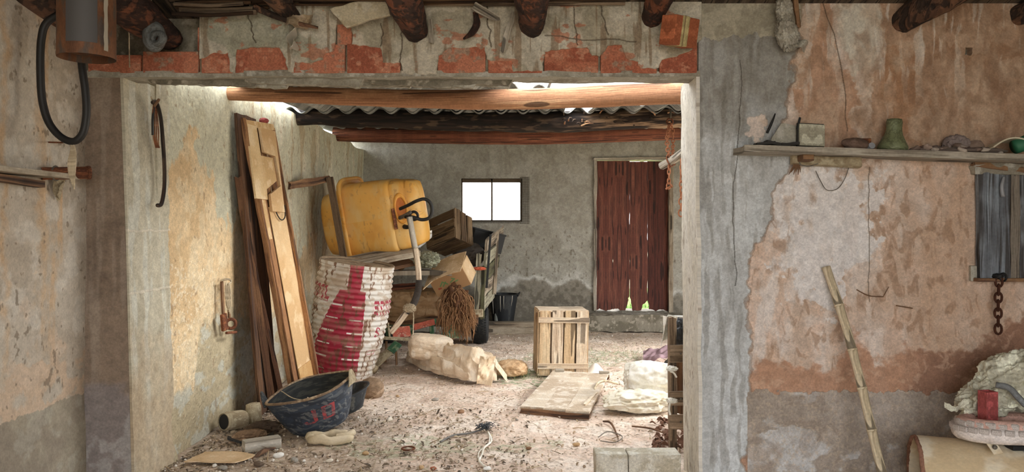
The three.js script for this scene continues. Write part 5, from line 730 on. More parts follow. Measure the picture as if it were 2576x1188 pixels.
// ---------------------------------------------------------------- the corner on the ground at the left
{
  const t = thing('rubber_basin', 'dusty blue black rubber basin with red painted letters, tilted, half full', 'basin');
  const cv = document.createElement('canvas'); cv.width = 1024; cv.height = 256; const x = cv.getContext('2d'); x.fillStyle = '#000'; x.fillRect(0, 0, 1024, 256); x.fillStyle = '#fff'; x.strokeStyle = '#fff'; x.lineWidth = 17; x.lineJoin = 'round';
  x.beginPath(); x.moveTo(548, 60); x.lineTo(548, 165); x.lineTo(532, 180); x.lineTo(508, 180); x.lineTo(500, 160); x.stroke(); x.strokeRect(586, 62, 42, 112);
  const img = x.getImageData(0, 0, 1024, 256).data;
  const tx = paint(1024, 400, 0, 0, 1, 1, (u, v, o) => { const n = fbm(u * 26, v * 9, 4), sc = fbm(u * 60 + v * 8, v * 14, 4); C(o, 52, 62, 76); blend(o, [38, 44, 54], sstep(0.45, 0.6, n) * 0.8); blend(o, [112, 116, 116], sstep(0.54, 0.68, fbm(u * 14 + 4, v * 12, 5)) * 0.55); blend(o, [150, 148, 140], sstep(0.66, 0.7, sc) * 0.5); if (v > 0.14 && v < 0.86) { const i = (Math.floor((1 - (v - 0.14) / 0.72) * 255) * 1024 + Math.floor(u * 1023)) * 4; if (img[i] > 128) blend(o, [186, 70, 70], 0.85 - sstep(0.5, 0.62, sc) * 0.5); } o[3] = 0.5 + (sc - 0.5) * 0.4; });
  const N = 72, hh = 0.235, prof = v => mix(0.15, 0.262, Math.pow(v, 0.72));
  const ring = (rf, yf, K, inner) => { const P = [], U = [], I = []; for (let i = 0; i <= K; i++) for (let j = 0; j <= N; j++) { const v = i / K, a = j / N * 6.28319, w = 1 + 0.035 * Math.cos(2 * a + 0.6) * v; P.push(-Math.sin(a) * rf(v) * w, yf(v) + 0.008 * Math.sin(3 * a) * v, -Math.cos(a) * rf(v) * w); U.push(j / N, v); } for (let i = 0; i < K; i++) for (let j = 0; j < N; j++) { const a = i * (N + 1) + j, b = a + N + 1; inner ? I.push(a, a + 1, b, b, a + 1, b + 1) : I.push(a, b, a + 1, a + 1, b, b + 1); } const g = new THREE.BufferGeometry(); g.setAttribute('position', new THREE.Float32BufferAttribute(P, 3)); g.setAttribute('uv', new THREE.Float32BufferAttribute(U, 2)); g.setIndex(I); g.computeVertexNormals(); return g; };
  mesh('outside', ring(prof, v => v * hh, 14, false), M(tx, 0.7, 0.002), t); mesh('inside', ring(v => prof(v) - 0.012, v => 0.012 + v * (hh - 0.012), 14, true), tint(mRubber, 0x9a9a90), t);
  const rimPts = [...Array(40).keys()].map(j => { const a = j / 40 * 6.28319, w = 1 + 0.035 * Math.cos(2 * a + 0.6); return V(-Math.sin(a) * 0.257 * w, hh + 0.008 * Math.sin(3 * a), -Math.cos(a) * 0.257 * w); }); rimPts.push(rimPts[0].clone()); mesh('rim', limb(rimPts, 0.008, 120, 7, 0.35, 3, 30), mDirt, t);
  mesh('base', new THREE.CylinderGeometry(0.15, 0.15, 0.012, 40).translate(0, 0.006, 0), mRubber, t);
  for (const s of [-1, 1]) mesh('handle', sheet((u, v) => { const a = (s > 0 ? -0.2 : 3.2) + (u - 0.5) * 0.42; return V(Math.cos(a) * (0.262 + 0.012 * v), hh - 0.03 + 0.085 * v * Math.sin(u * 3.14) + 0.0, -Math.sin(a) * (0.262 + 0.012 * v)); }, 12, 6, 0.008), s > 0 ? mDull : mRubber, t);
  const p = onFloor(806, 1086); t.position.set(p.x, 0.03, p.z - 0.02); t.rotation.set(R(5), 0, R(15), 'ZYX');
  const w = new THREE.Matrix4().compose(t.position, t.quaternion, V(1, 1, 1));
  const s1 = one('debris_lump', 'pale broken plaster lump inside the blue black basin', 'rubble', lump(0.1, 0.055, 0.08, { seed: 9, rough: 0.4, detail: 10 }).applyMatrix4(w.clone().multiply(new THREE.Matrix4().makeTranslation(-0.02, 0.12, 0.02))), mDull);
  one('dirt_fill', 'grey dirt lying in the bottom of the basin', 'dirt', lump(0.15, 0.04, 0.15, { seed: 10, rough: 0.2, detail: 16, floor: -0.9 }).applyMatrix4(w.clone().multiply(new THREE.Matrix4().makeTranslation(-0.01, 0.06, 0))), mDirt);
  one('twine', 'white string lying across the basin', 'string', limb([V(-0.2, hh, -0.1), V(-0.1, 0.2, 0.02), V(0.02, 0.19, 0.12), V(0.05, hh + 0.005, 0.25)].map(q => q.applyMatrix4(w)), 0.003, 20, 5), mTwine);
  const b2 = onFloor(868, 1070); const q2 = thing('rubber_basin', 'second black basin, mostly hidden behind the lettered one', 'basin'); mesh('body', tub(0.1, 0.16, 0.12, 0.008).rotateZ(0.32).rotateX(0.1).translate(b2.x - 0.02, 0.04, b2.z - 0.2), mRubber, q2); seat(q2);
}
const put = (px, py, dy = 0) => { const p = onFloor(px, py); p.y = floorY(p.x, p.z) + dy; return p; };
one('stone', 'round brown stone on the ground beside the basin', 'stone', lump(0.085, 0.08, 0.07, { seed: 3, rough: 0.14, detail: 14 }).translate(...put(936, 1000, 0.06).toArray()), M(mottle(71, [160, 136, 112], [134, 110, 90], [182, 160, 134], 10, 0.4, 192), 1, 0.006));
{
  const j = thing('jar', 'toppled pale jar with a black mouth near the left wall', 'jar'), p = put(590, 1080, 0.055), g = new THREE.LatheGeometry([[0.001, -0.07], [0.05, -0.068], [0.056, -0.05], [0.056, 0.05], [0.05, 0.062], [0.05, 0.078], [0.043, 0.078], [0.043, -0.04], [0.001, -0.045]].map(v => new THREE.Vector2(...v)), 28).rotateX(Math.PI / 2 - 0.1).rotateY(-0.55).translate(p.x, p.y, p.z); mesh('body', g, mDull, j); mesh('mouth', new THREE.CylinderGeometry(0.046, 0.046, 0.03, 24).translate(0, 0.06, 0).rotateX(Math.PI / 2 - 0.1).rotateY(-0.55).translate(p.x, p.y, p.z), mBlack, j); seat(j);  // the black disc in the mouth paints the shade inside the jar
  const q = put(642, 1066, 0.0); one('tin_can', 'dented beige tin standing near the panels', 'can', rough(new THREE.LatheGeometry([[0.001, 0], [0.042, 0], [0.044, 0.1], [0.04, 0.12], [0.02, 0.125], [0.001, 0.12]].map(v => new THREE.Vector2(...v)), 28).rotateZ(0.12).translate(q.x, q.y, q.z), 0.012, 14), mDull);
  const s = thing('old_shoe', 'worn leather shoe lying by the wall, sole turned up', 'shoe'), c = put(625, 1112, 0.02); mesh('upper', lump(0.095, 0.035, 0.045, { seed: 5, folds: 0.16, detail: 16 }).rotateZ(0.1).rotateY(0.35).translate(c.x, c.y + 0.015, c.z), M(mottle(72, [150, 122, 94], [112, 86, 64], [186, 164, 136], 14, 0.3, 128), 0.8, 0.002), s); mesh('sole', sheet((u, v) => V((u - 0.5) * 0.24, 0.012 + 0.03 * Math.pow(2 * u - 1, 2), (v - 0.5) * 0.08 * (0.7 + 0.3 * Math.sin(u * 3.14))), 18, 5, 0.008).rotateY(0.35).translate(c.x + 0.02, c.y - 0.018, c.z + 0.02), tint(mRubber, 0x9a8878), s); seat(s);
  one('old_shoe', 'crushed dark shoe behind the sole up one', 'shoe', lump(0.1, 0.04, 0.05, { seed: 8, folds: 0.2, detail: 16 }).rotateY(0.6).translate(...put(662, 1092, 0.03).toArray()), M(mottle(73, [96, 78, 62], [70, 56, 46], [130, 112, 90], 14, 0.3, 128), 0.85, 0.002));
  one('timber_offcut', 'grey squared timber offcut on the ground near the wall', 'timber', board(put(612, 1140, 0.033), put(704, 1126, 0.033), 0.07, 0.06, V(0, 1, 0), 0.004), mSilver);
  one('cardboard_scrap', 'flat dusty tan cardboard scrap lying at the wall foot', 'cardboard', slab(jag([[-0.16, -0.08], [0.1, -0.1], [0.17, 0.02], [0.05, 0.09], [-0.12, 0.08]], 0.01, 0.03, 5), 0.006).rotateX(-Math.PI / 2).translate(...put(560, 1158, 0.012).toArray()), mCard);
  const rp = put(830, 1116, 0.026); one('twisted_rag', 'dirty cream rag twisted into a ring on the ground', 'rag', join([limb([...Array(14).keys()].map(i => { const a = i / 13 * 6.2; return V(rp.x + Math.cos(a) * 0.11 + 0.01 * Math.sin(a * 5), rp.y + 0.006 * Math.sin(a * 4), rp.z + Math.sin(a) * 0.055); }), 0.024, 60, 9, 0.4, 4, 30), limb([V(rp.x + 0.04, rp.y + 0.01, rp.z + 0.03), V(rp.x + 0.1, rp.y + 0.02, rp.z + 0.02), V(rp.x + 0.13, rp.y + 0.03, rp.z - 0.01)], 0.018, 12, 8, 0.4)]), tint(mWhitePl, 0xe2d4bc));
  one('wood_chip', 'weathered split stick in front of the timber offcut', 'stick', limb([put(635, 1160, 0.01), put(665, 1146, 0.02), put(692, 1136, 0.015)], [0.006, 0.014, 0.005], 12, 6, 0.3), mBrown);
}

// ---------------------------------------------------------------- sacks, crate and board in the middle
{
  const s = thing('paper_sack', 'large crumpled brown paper sack slumped on the ground before the trailer', 'sack'), c = put(1135, 958), m1 = mPaper;
  const zf = u => along([[0, -6.72], [0.25, -6.3], [0.5, -5.97], [0.75, -5.76], [1, -5.86]], u), fold = (x, y, k) => { const n = fbm(x + 0.5 * n2(x * 1.3, y * 1.3), y + 0.5 * n2(x * 1.1 + 9, y), k); return 1 - Math.min(1, Math.abs(n - 0.5) * 7); };
  mesh('body', sheet((u, v) => { // crumpled heap: v runs from the near edge to the far one
    const e = Math.pow(Math.sin(Math.PI * clamp(v, 0.001, 0.999)), 0.42) * Math.pow(Math.sin(Math.PI * clamp(u * 0.96 + 0.02)), 0.35), w = 0.28 + 0.22 * Math.sin(Math.PI * u);
    const f1 = fold(u * 3.2 + v * 1.6, v * 2.2 - u, 2), f2 = fold(u * 7 - v * 2, v * 5 + u * 2, 2), y = 0.008 + e * (0.13 + 0.09 * sstep(0.35, 0.8, u) + 0.07 * f1 + 0.035 * f2);
    return V(mix(-0.93, -0.115, u) + (f2 - 0.5) * 0.03 * e, y, zf(u) - v * w + (f1 - 0.5) * 0.04 * e - (1 - v) * 0.02 * f2); }, 110, 70, 0.003, 0.9, 0.5), m1, s);
  mesh('folded_end', lump(0.175, 0.1, 0.13, { seed: 33, folds: 0.03, boxy: 0.6, rough: 0.1, detail: 30 }).rotateZ(-0.12).rotateY(0.2).translate(...at(1083, 874, 6.3).toArray()), m1, s);
  mesh('rolled_lip', sheet((u, v) => { const a = mix(0.12, 0.78, u), r = 0.02 + 0.045 * Math.sin(u * 3.1), an = mix(-0.5, 2.6, v); return V(mix(-0.93, -0.115, a) + 0.01 * Math.sin(u * 30), 0.03 + r * 0.9 + Math.sin(an) * r + 0.008 * fold(u * 9, v * 2, 2), zf(a) - 0.02 + Math.cos(an) * r * 0.8); }, 60, 10, 0.003, 0.6, 0.15), m1, s);
  mesh('white_flap', sheet((u, v) => { const p = at(mix(1208, 1247, u) - 10 * v, mix(896, 970, v), 5.86 - 0.14 * v); return V(p.x, Math.max(p.y, 0.012), p.z + 0.035 * Math.sin(v * 4 + u * 3) + (fbm(u * 4, v * 5, 3) - 0.5) * 0.06); }, 14, 26, 0.003, 0.15, 0.3), tint(m1, 0xfffaf2), s);
  seat(s);
  const t = thing('paper_sack', 'smaller brown paper sack lying open beside the large one', 'sack'), d = put(1283, 950);
  mesh('body', lump(0.125, 0.075, 0.1, { seed: 41, folds: 0.05, rough: 0.25, detail: 26, floor: -0.6 }).translate(d.x + 0.01, 0.055, d.z - 0.06), tint(mPaper, 0xe8d4bc), t);
  mesh('flap', sheet((u, v) => { const p = at(mix(1246, 1275, u), mix(916, 955, u) + mix(-8, 6, v), 5.95); return V(p.x, p.y + 0.01, p.z + 0.06 * v); }, 10, 4, 0.003), mPaper, t); seat(t);
}
{
  const c = crate('wooden_crate', 'pale slatted fruit crate standing on end in the middle of the floor', 0.4, 0.525, 0.3, 4, mTan, tint(mTan, 0xf4ead8), 12), p = onFloor(1411, 946); c.position.set(p.x, 0.0, p.z - 0.15); c.rotation.set(0, R(5), R(-1.2), 'ZYX');
  one('split_lath', 'thin dark lath leaning on the pale upright crate', 'lath', roughBoard(onFloor(1356, 930).setY(0.0), at(1350, 790, 6.2), 0.02, 0.014, V(0, 0, 1), 3, 0.006), mBrown);
  const b = thing('old_door', 'dusty grey plank door leaf lying flat on the floor before the crate', 'door'), A = onFloor(1310, 1040), B = onFloor(1482, 1056), D = onFloor(1392, 946), th = 0.045;
  const E = B.clone().sub(A), Fv = D.clone().sub(A), w = E.length(), n = 3; E.normalize(); const up = V(0, 1, 0);
  const mPan = M(mottle(81, [206, 192, 172], [184, 166, 144], [222, 212, 198], 6, 0.6, 256, 0.14), 0.96, 0.003);
  for (let k = 0; k < n; k++) { const a = A.clone().addScaledVector(E, w * (k + 0.5) / n).setY(th - 0.008 + 0.0015 * (k % 2)), q = a.clone().add(Fv); q.y = a.y; mesh('plank', roughBoard(a, q, w / n * 0.99, 0.016, up, k + 3, 0.003, 20), mPan, b); }
  mesh('front_rail', roughBoard(A.clone().setY(0.018), A.clone().addScaledVector(E, w).setY(0.018), 0.036, 0.03, V(0, 0, 1), 6, 0.004), mBrown, b);
  const r1 = D.clone().setY(0.018), r2 = D.clone().addScaledVector(E, w).setY(0.018); mesh('back_rail', roughBoard(r1, r2, 0.036, 0.03, V(0, 0, 1), 7, 0.004), mBrown, b);
  for (const [px, py, l] of [[1408, 950, 0.07], [1520, 955, 0.08]]) { const q = onFloor(px, py).setY(th + 0.012); mesh('cleat', box(l, 0.02, 0.03, 0.003).translate(q.x, q.y, q.z), mSilver, b); }
  mesh('splinter', roughBoard(onFloor(1470, 1040).setY(th + 0.006), onFloor(1500, 1008).setY(th + 0.008), 0.022, 0.01, up, 8, 0.008), mTan, b); seat(b);
}
{
  const s = thing('white_sack', 'white woven plastic sack slumped on the floor behind the jamb', 'sack');
  mesh('full_end', lump(0.2, 0.13, 0.16, { seed: 51, folds: 0.05, boxy: 0.35, rough: 0.12, detail: 30, floor: -0.8 }).rotateZ(-0.05).translate(...at(1648, 962, 5.25).toArray()), mWhitePl, s);
  mesh('empty_end', lump(0.24, 0.075, 0.14, { seed: 53, folds: 0.12, fscale: 2.2, rough: 0.25, detail: 34, floor: -0.6 }).rotateY(0.12).translate(...at(1612, 1014, 4.95).setY(0.06).toArray()), tint(mWhitePl, 0xfaf6ec), s); seat(s);
  one('cord_loop', 'pale cord loop between the flat board and the white sack', 'cord', limb([put(1500, 1012, 0.01), put(1498, 990, 0.05), put(1520, 976, 0.05), put(1555, 972, 0.02)], 0.008, 20, 6, 0.2), mTwine);
  one('paper_scrap', 'white paper scrap on the floor beside the pale crate', 'paper', sheet((u, v) => { const p = put(mix(1478, 1525, u), mix(928, 946, v), 0.012); return p.add(V(0, 0.05 * Math.sin(u * 4) * (1 - v), 0)); }, 10, 6, 0.002), flat(0xe4e2de, 0.8));
}
{ // slatted rack behind the jamb
  const g = thing('slatted_rack', 'upright weathered wooden rack with three rails behind the jamb', 'rack'), P0 = onFloor(1692, 1134), top = at(1690, 800, 4.07), mp = tint(mSilver, 0xdcc6b4);
  mesh('post', roughBoard(V(P0.x, 0, P0.z), top, 0.04, 0.045, V(0, 0, 1), 3, 0.004), mp, g); mesh('post', roughBoard(V(P0.x + 0.4, 0, P0.z - 0.05), V(P0.x + 0.4, 0.72, P0.z - 0.05), 0.04, 0.045, V(0, 0, 1), 4, 0.004), mp, g);
  for (const [y, h] of [[890, 44], [1003, 36], [1062, 36]]) { const a = at(1684, y, 4.03), b = V(a.x + 0.46, a.y - 0.004, a.z - 0.05); mesh('rail', roughBoard(a, b, h / 475, 0.016, V(0.05, 0, 1), y, 0.003), mp, g); for (const k of [0.045, 0.1]) { const q = a.clone().lerp(b, k / 0.46 + 0.03); mesh('nail_head', new THREE.CylinderGeometry(0.005, 0.005, 0.006, 8).rotateX(Math.PI / 2).translate(q.x, q.y, q.z + 0.011), mSteel, g); } }
  mesh('back_board', roughBoard(at(1716, 900, 4.3), at(1712, 1040, 4.3), 0.14, 0.02, V(0, 0, 1), 8, 0.004), mBrown, g);
  for (const y of [928, 1008]) mesh('string_tie', lump(0.028, 0.014, 0.03, { seed: y, folds: 0.3, detail: 8 }).translate(...at(1690, y, 4.02).toArray()), mWhitePl, g);
  mesh('string_tail', limb([at(1686, 935, 4.0), at(1694, 938, 4.0), at(1702, 950, 4.0)], 0.005, 8, 5), mWhitePl, g); mesh('string_tail', limb([at(1686, 1012, 4.0), at(1683, 1030, 4.0), at(1686, 1044, 4.0)], 0.006, 8, 5), mWhitePl, g); seat(g);
  const ch = thing('white_rods', 'two white plastic rods above the black bag behind the rack', 'frame'); for (const y of [798, 807]) mesh('rod', limb([at(1684, y - 1, 4.5), at(1780, y + 1, 4.3)], 0.008, 4, 8), flat(0xe8e8e4, 0.4), ch); seat(ch);
  one('white_rag', 'white rag draped over the rack post', 'rag', sheet((u, v) => { const p = at(mix(1668, 1700, u) - 6 * v * (1 - u), mix(794, 872 - 44 * u, v), 4.1 + 0.04 * (1 - u)); return V(p.x, p.y, p.z + 0.04 * Math.sin(u * 8 + v * 3)); }, 14, 18, 0.003), mWhitePl);
  one('black_bag', 'black plastic bag bulging inside the rack top', 'bag', lump(0.06, 0.085, 0.06, { seed: 61, folds: 0.1, detail: 18 }).translate(...at(1710, 838, 4.25).toArray()), flat(0x24262a, 0.45));
  one('black_sheet', 'torn black plastic corner beside the rack', 'plastic', sheet((u, v) => { const p = at(mix(1658 + 20 * v, 1686, u), mix(940 - 50 * u, 995, v), 5.45); return V(p.x, p.y, p.z + 0.03 * Math.sin(u * 9)); }, 12, 8, 0.003), flat(0x1e2226, 0.4));
  one('mauve_cloth', 'faded mauve cloth lying on the floor behind the white sack', 'cloth', sheet((u, v) => { const p = put(mix(1618, 1690, u), mix(898, 930, v), 0.02); return p.add(V(0, 0.07 * fbm(u * 4, v * 4, 3) + 0.06 * u, 0)); }, 20, 14, 0.004), flat(0x9c8088, 0.95));
  one('dry_leaf_heap', 'brown dry leaves heaped at the rack foot', 'leaves', join([...Array(120).keys()].map(k => { const r = rng(k + 900), p = put(1640 + r() * 110, 1060 + r() * 80, 0.008 + r() * 0.05 * 0.6); return sheet((u, v) => V((u - 0.5) * (0.04 + r.call() * 0), 0.014 * Math.sin(u * 3), (v - 0.5) * 0.03 * Math.sin(u * 2.8 + 0.2)), 4, 2, 0.0015).rotateX(r() * 1.2).rotateY(r() * 6.28).translate(p.x, p.y, p.z); })), M(mottle(83, [120, 86, 68], [88, 62, 52], [160, 124, 98], 30, 0.3, 128), 1, 0)).userData.kind = 'stuff';
}
{ // concrete blocks on the threshold
  const mB = M(mottle(84, [206, 202, 188], [182, 174, 154], [220, 218, 208], 9, 0.5, 384, 0.14), 0.96, 0.005), a = at(1499, 1150, 3.54).x, m = at(1580, 1150, 3.54).x, b = at(1713, 1150, 3.54).x, h = 0.135;
  [[a, m, 'shorter pale concrete block on the threshold'], [m + 0.003, b, 'longer pale concrete block on the threshold, against the jamb']].forEach(([u, v, l], i) => one('concrete_block', l, 'block', metric(rough(new RoundedBoxGeometry(v - u, h, 0.12, 4, 0.006).translate((u + v) / 2, h / 2, -3.6 - i * 0.003), 0.01, 10, i)), mB, 'threshold blocks'));
}
// ---- small things on the floor
{
  const tw = put(1222, 1086, 0.02), r = rng(71), list = []; for (let k = 0; k < 60; k++) { const a = r() * 6.28, l = 0.02 + r() * 0.05; list.push(limb([V(0, 0, 0), V(Math.cos(a) * l * 0.6, r() * 0.04, Math.sin(a) * l * 0.6), V(Math.cos(a + 0.4) * l, r() * 0.03, Math.sin(a + 0.4) * l)], 0.0018, 5, 4)); }
  one('wire_tangle', 'dark tangle of thin wire on the floor', 'wire', join(list).translate(tw.x, tw.y, tw.z), flat(0x3a4046, 0.6));
  one('grey_cable', 'grey cable trailing from the wire tangle towards the basin', 'cable', limb([put(1215, 1084, 0.015), put(1180, 1092, 0.012), put(1140, 1098, 0.012), put(1108, 1112, 0.01)], 0.006, 24, 6), flat(0x6c6a66, 0.6));
  one('white_cable', 'pale string curling forward from the wire tangle', 'string', limb([put(1228, 1092, 0.015), put(1236, 1110, 0.012), put(1218, 1130, 0.012), put(1212, 1150, 0.012), put(1206, 1168, 0.012), put(1220, 1180, 0.012)], 0.006, 30, 6, 0.3), mWhitePl); one('white_cable', 'second pale string beside the curling one', 'string', limb([put(1232, 1096, 0.012), put(1228, 1120, 0.012), put(1206, 1140, 0.012), put(1202, 1160, 0.012)], 0.004, 24, 5, 0.3), mWhitePl);
  const rg = put(1027, 1130, 0.008); one('iron_ring', 'small rusty ring lying flat on the floor', 'ring', new THREE.TorusGeometry(0.034, 0.005, 6, 26).rotateX(Math.PI / 2).translate(rg.x, rg.y, rg.z), mRust);
  one('twig', 'dark curved twig on the floor before the flat board', 'twig', limb([put(1518, 1060, 0.01), put(1536, 1074, 0.03), put(1552, 1094, 0.012), put(1556, 1104, 0.01)], [0.006, 0.007, 0.005, 0.002], 16, 6, 0.3), mBrown);
  one('bent_wire', 'thin wire loop lying near the curved twig', 'wire', limb([put(1505, 1100, 0.01), put(1530, 1090, 0.02), put(1565, 1098, 0.015), put(1545, 1112, 0.01), put(1510, 1108, 0.01)], 0.003, 24, 5), mSteel);
  one('dry_twig', 'long dry twig on the floor near the rack', 'twig', limb([put(1590, 1074, 0.01), put(1640, 1084, 0.02), put(1690, 1100, 0.012)], [0.005, 0.006, 0.003], 14, 5, 0.3), mBrown);
  [[880, 1155, 'flat'], [830, 1160, 'pale'], [740, 1160, 'grey'], [1090, 1180, 'brick red'], [1225, 1184, 'white'], [765, 1162, 'white'], [920, 1140, 'tan'], [700, 1152, 'white'], [540, 1176, 'chalky'], [560, 1182, 'grey'], [1400, 1110, 'pale'], [1060, 1176, 'tan'], [650, 1172, 'dark'], [1330, 1130, 'brown'], [980, 1060, 'pale'], [1300, 1060, 'grey'], [1450, 1120, 'tan'], [1160, 1040, 'brown'], [1000, 1000, 'tan'], [1095, 1010, 'grey']].forEach(([px, py, t], i) => {
    const p = put(px, py, 0.008), c = { flat: 0xb0a08c, pale: 0xd6ccbc, grey: 0x9a948a, 'brick red': 0xb0684c, white: 0xe8e6e0, tan: 0xc0a078, chalky: 0xdad6cc, dark: 0x6a5a4c, brown: 0x8a6a50 }[t], s = 0.008 + (i * 7 % 5) * 0.0028;
    one('pebble', t + ' stone chip on the earth floor, ' + ['below the basin', 'below the basin rim', 'beside the rag ring', 'at the lower picture edge', 'near the string end', 'behind the rag ring', 'past the rag ring', 'by the split stick', 'at the wall foot', 'under the cardboard scrap', 'before the flat board', 'by the picture edge middle', 'before the timber offcut', 'midway to the flat board', 'past the brown stone', 'below the big sack', 'beside the flat board corner', 'in front of the sacks', 'before the hitch foot', 'before the big sack'][i], 'stone', lump(s * 1.5, s * 0.7, s, { seed: i + 2, rough: 0.35, detail: 4 }).rotateY(i).translate(p.x, p.y, p.z), flat(c, 1));
  });
  // leaf litter and chaff: uncountable
  const leaf = sheet((u, v) => V((u - 0.5) * 0.03, 0.005 * Math.sin(u * 3.1) + 0.003 * v, (v - 0.5) * 0.013 * Math.sin(u * 2.8 + 0.2)), 3, 1, 0.0008), M4 = new THREE.Matrix4(), q = new THREE.Quaternion(), col = new THREE.Color();
  const scatter = (name, label, geo, n, seed, pick, cols, s0, s1) => { const r2 = rng(seed), im = new THREE.InstancedMesh(geo, new THREE.MeshStandardMaterial({ roughness: 1 }), n); let k = 0; while (k < n) { const [x, z] = pick(r2); if (x < -1.7 || x > 2.6 || z > -3.0 || z < -8.9) continue; q.setFromEuler(new THREE.Euler((r2() - 0.5) * 0.9, r2() * 6.28, (r2() - 0.5) * 0.9)); const s = mix(s0, s1, r2() * r2()); im.setMatrixAt(k, M4.compose(V(x, floorY(x, z) + 0.005, z), q, V(s, s, s))); im.setColorAt(k, col.set(cols[Math.floor(r2() * cols.length)])); k++; } im.name = name; im.castShadow = im.receiveShadow = true; im.userData = { label, category: 'litter', kind: 'stuff' }; scene.add(im); return im; };
  const any = r2 => { const d = 3.2 + Math.pow(r2(), 1.3) * 5.5; return [mix(-1.7, 2.2, r2()), -d]; };
  const corner = r2 => [mix(-1.7, 0.1, Math.pow(r2(), 1.6)), -(3.1 + Math.pow(r2(), 1.2) * 1.9)];
  scatter('leaf_litter', 'dry leaf bits and chaff strewn over the earth floor', leaf, 3600, 5, any, [0xa89478, 0x8c7860, 0xccba9e, 0xb49e84, 0x7a6a58, 0xdccdb8], 0.3, 1.1);
  scatter('corner_litter', 'dense grey brown chaff at the foot of the left wall', leaf, 2600, 6, corner, [0x6e6050, 0x8c7c68, 0x54483c, 0xb4a690, 0x9a8a74], 0.5, 1.5);
  const stick = limb([V(-0.05, 0, 0), V(0, 0.004, 0.006), V(0.05, 0, 0)], [0.002, 0.0022, 0.001], 4, 4); scatter('straw_litter', 'thin straws and twigs strewn over the earth floor', stick, 900, 7, any, [0x8a7458, 0xb09a78, 0x6a563e, 0xd2c2a4], 0.4, 1.4);
  const chip = new THREE.IcosahedronGeometry(0.009, 0); scatter('grit', 'crumbs of plaster and earth on the floor', chip, 2200, 8, r2 => r2() < 0.5 ? any(r2) : corner(r2), [0xbca890, 0xd8ccbc, 0x9c8872, 0xe6e0d6], 0.3, 1.2);
  const bl = sheet((u, v) => V((v - 0.5) * 0.004 * (1 - u * 0.9), 0.07 * u, 0.03 * u * u), 4, 1, 0.0006);
  scatter('floor_grass', 'short sparse grass sprouting on the earth floor', bl, 700, 9, r2 => { const g = [[0.1, -6.15, 0.25], [0.5, -6.9, 0.5], [1.0, -7.2, 0.6], [-0.1, -6.7, 0.25]][Math.floor(r2() * 4)]; return [g[0] + (r2() + r2() - 1) * g[2], g[1] + (r2() + r2() - 1) * g[2] * 0.8]; }, [0x94a274, 0x7c9060, 0xb4b48c], 0.35, 1.0);
}

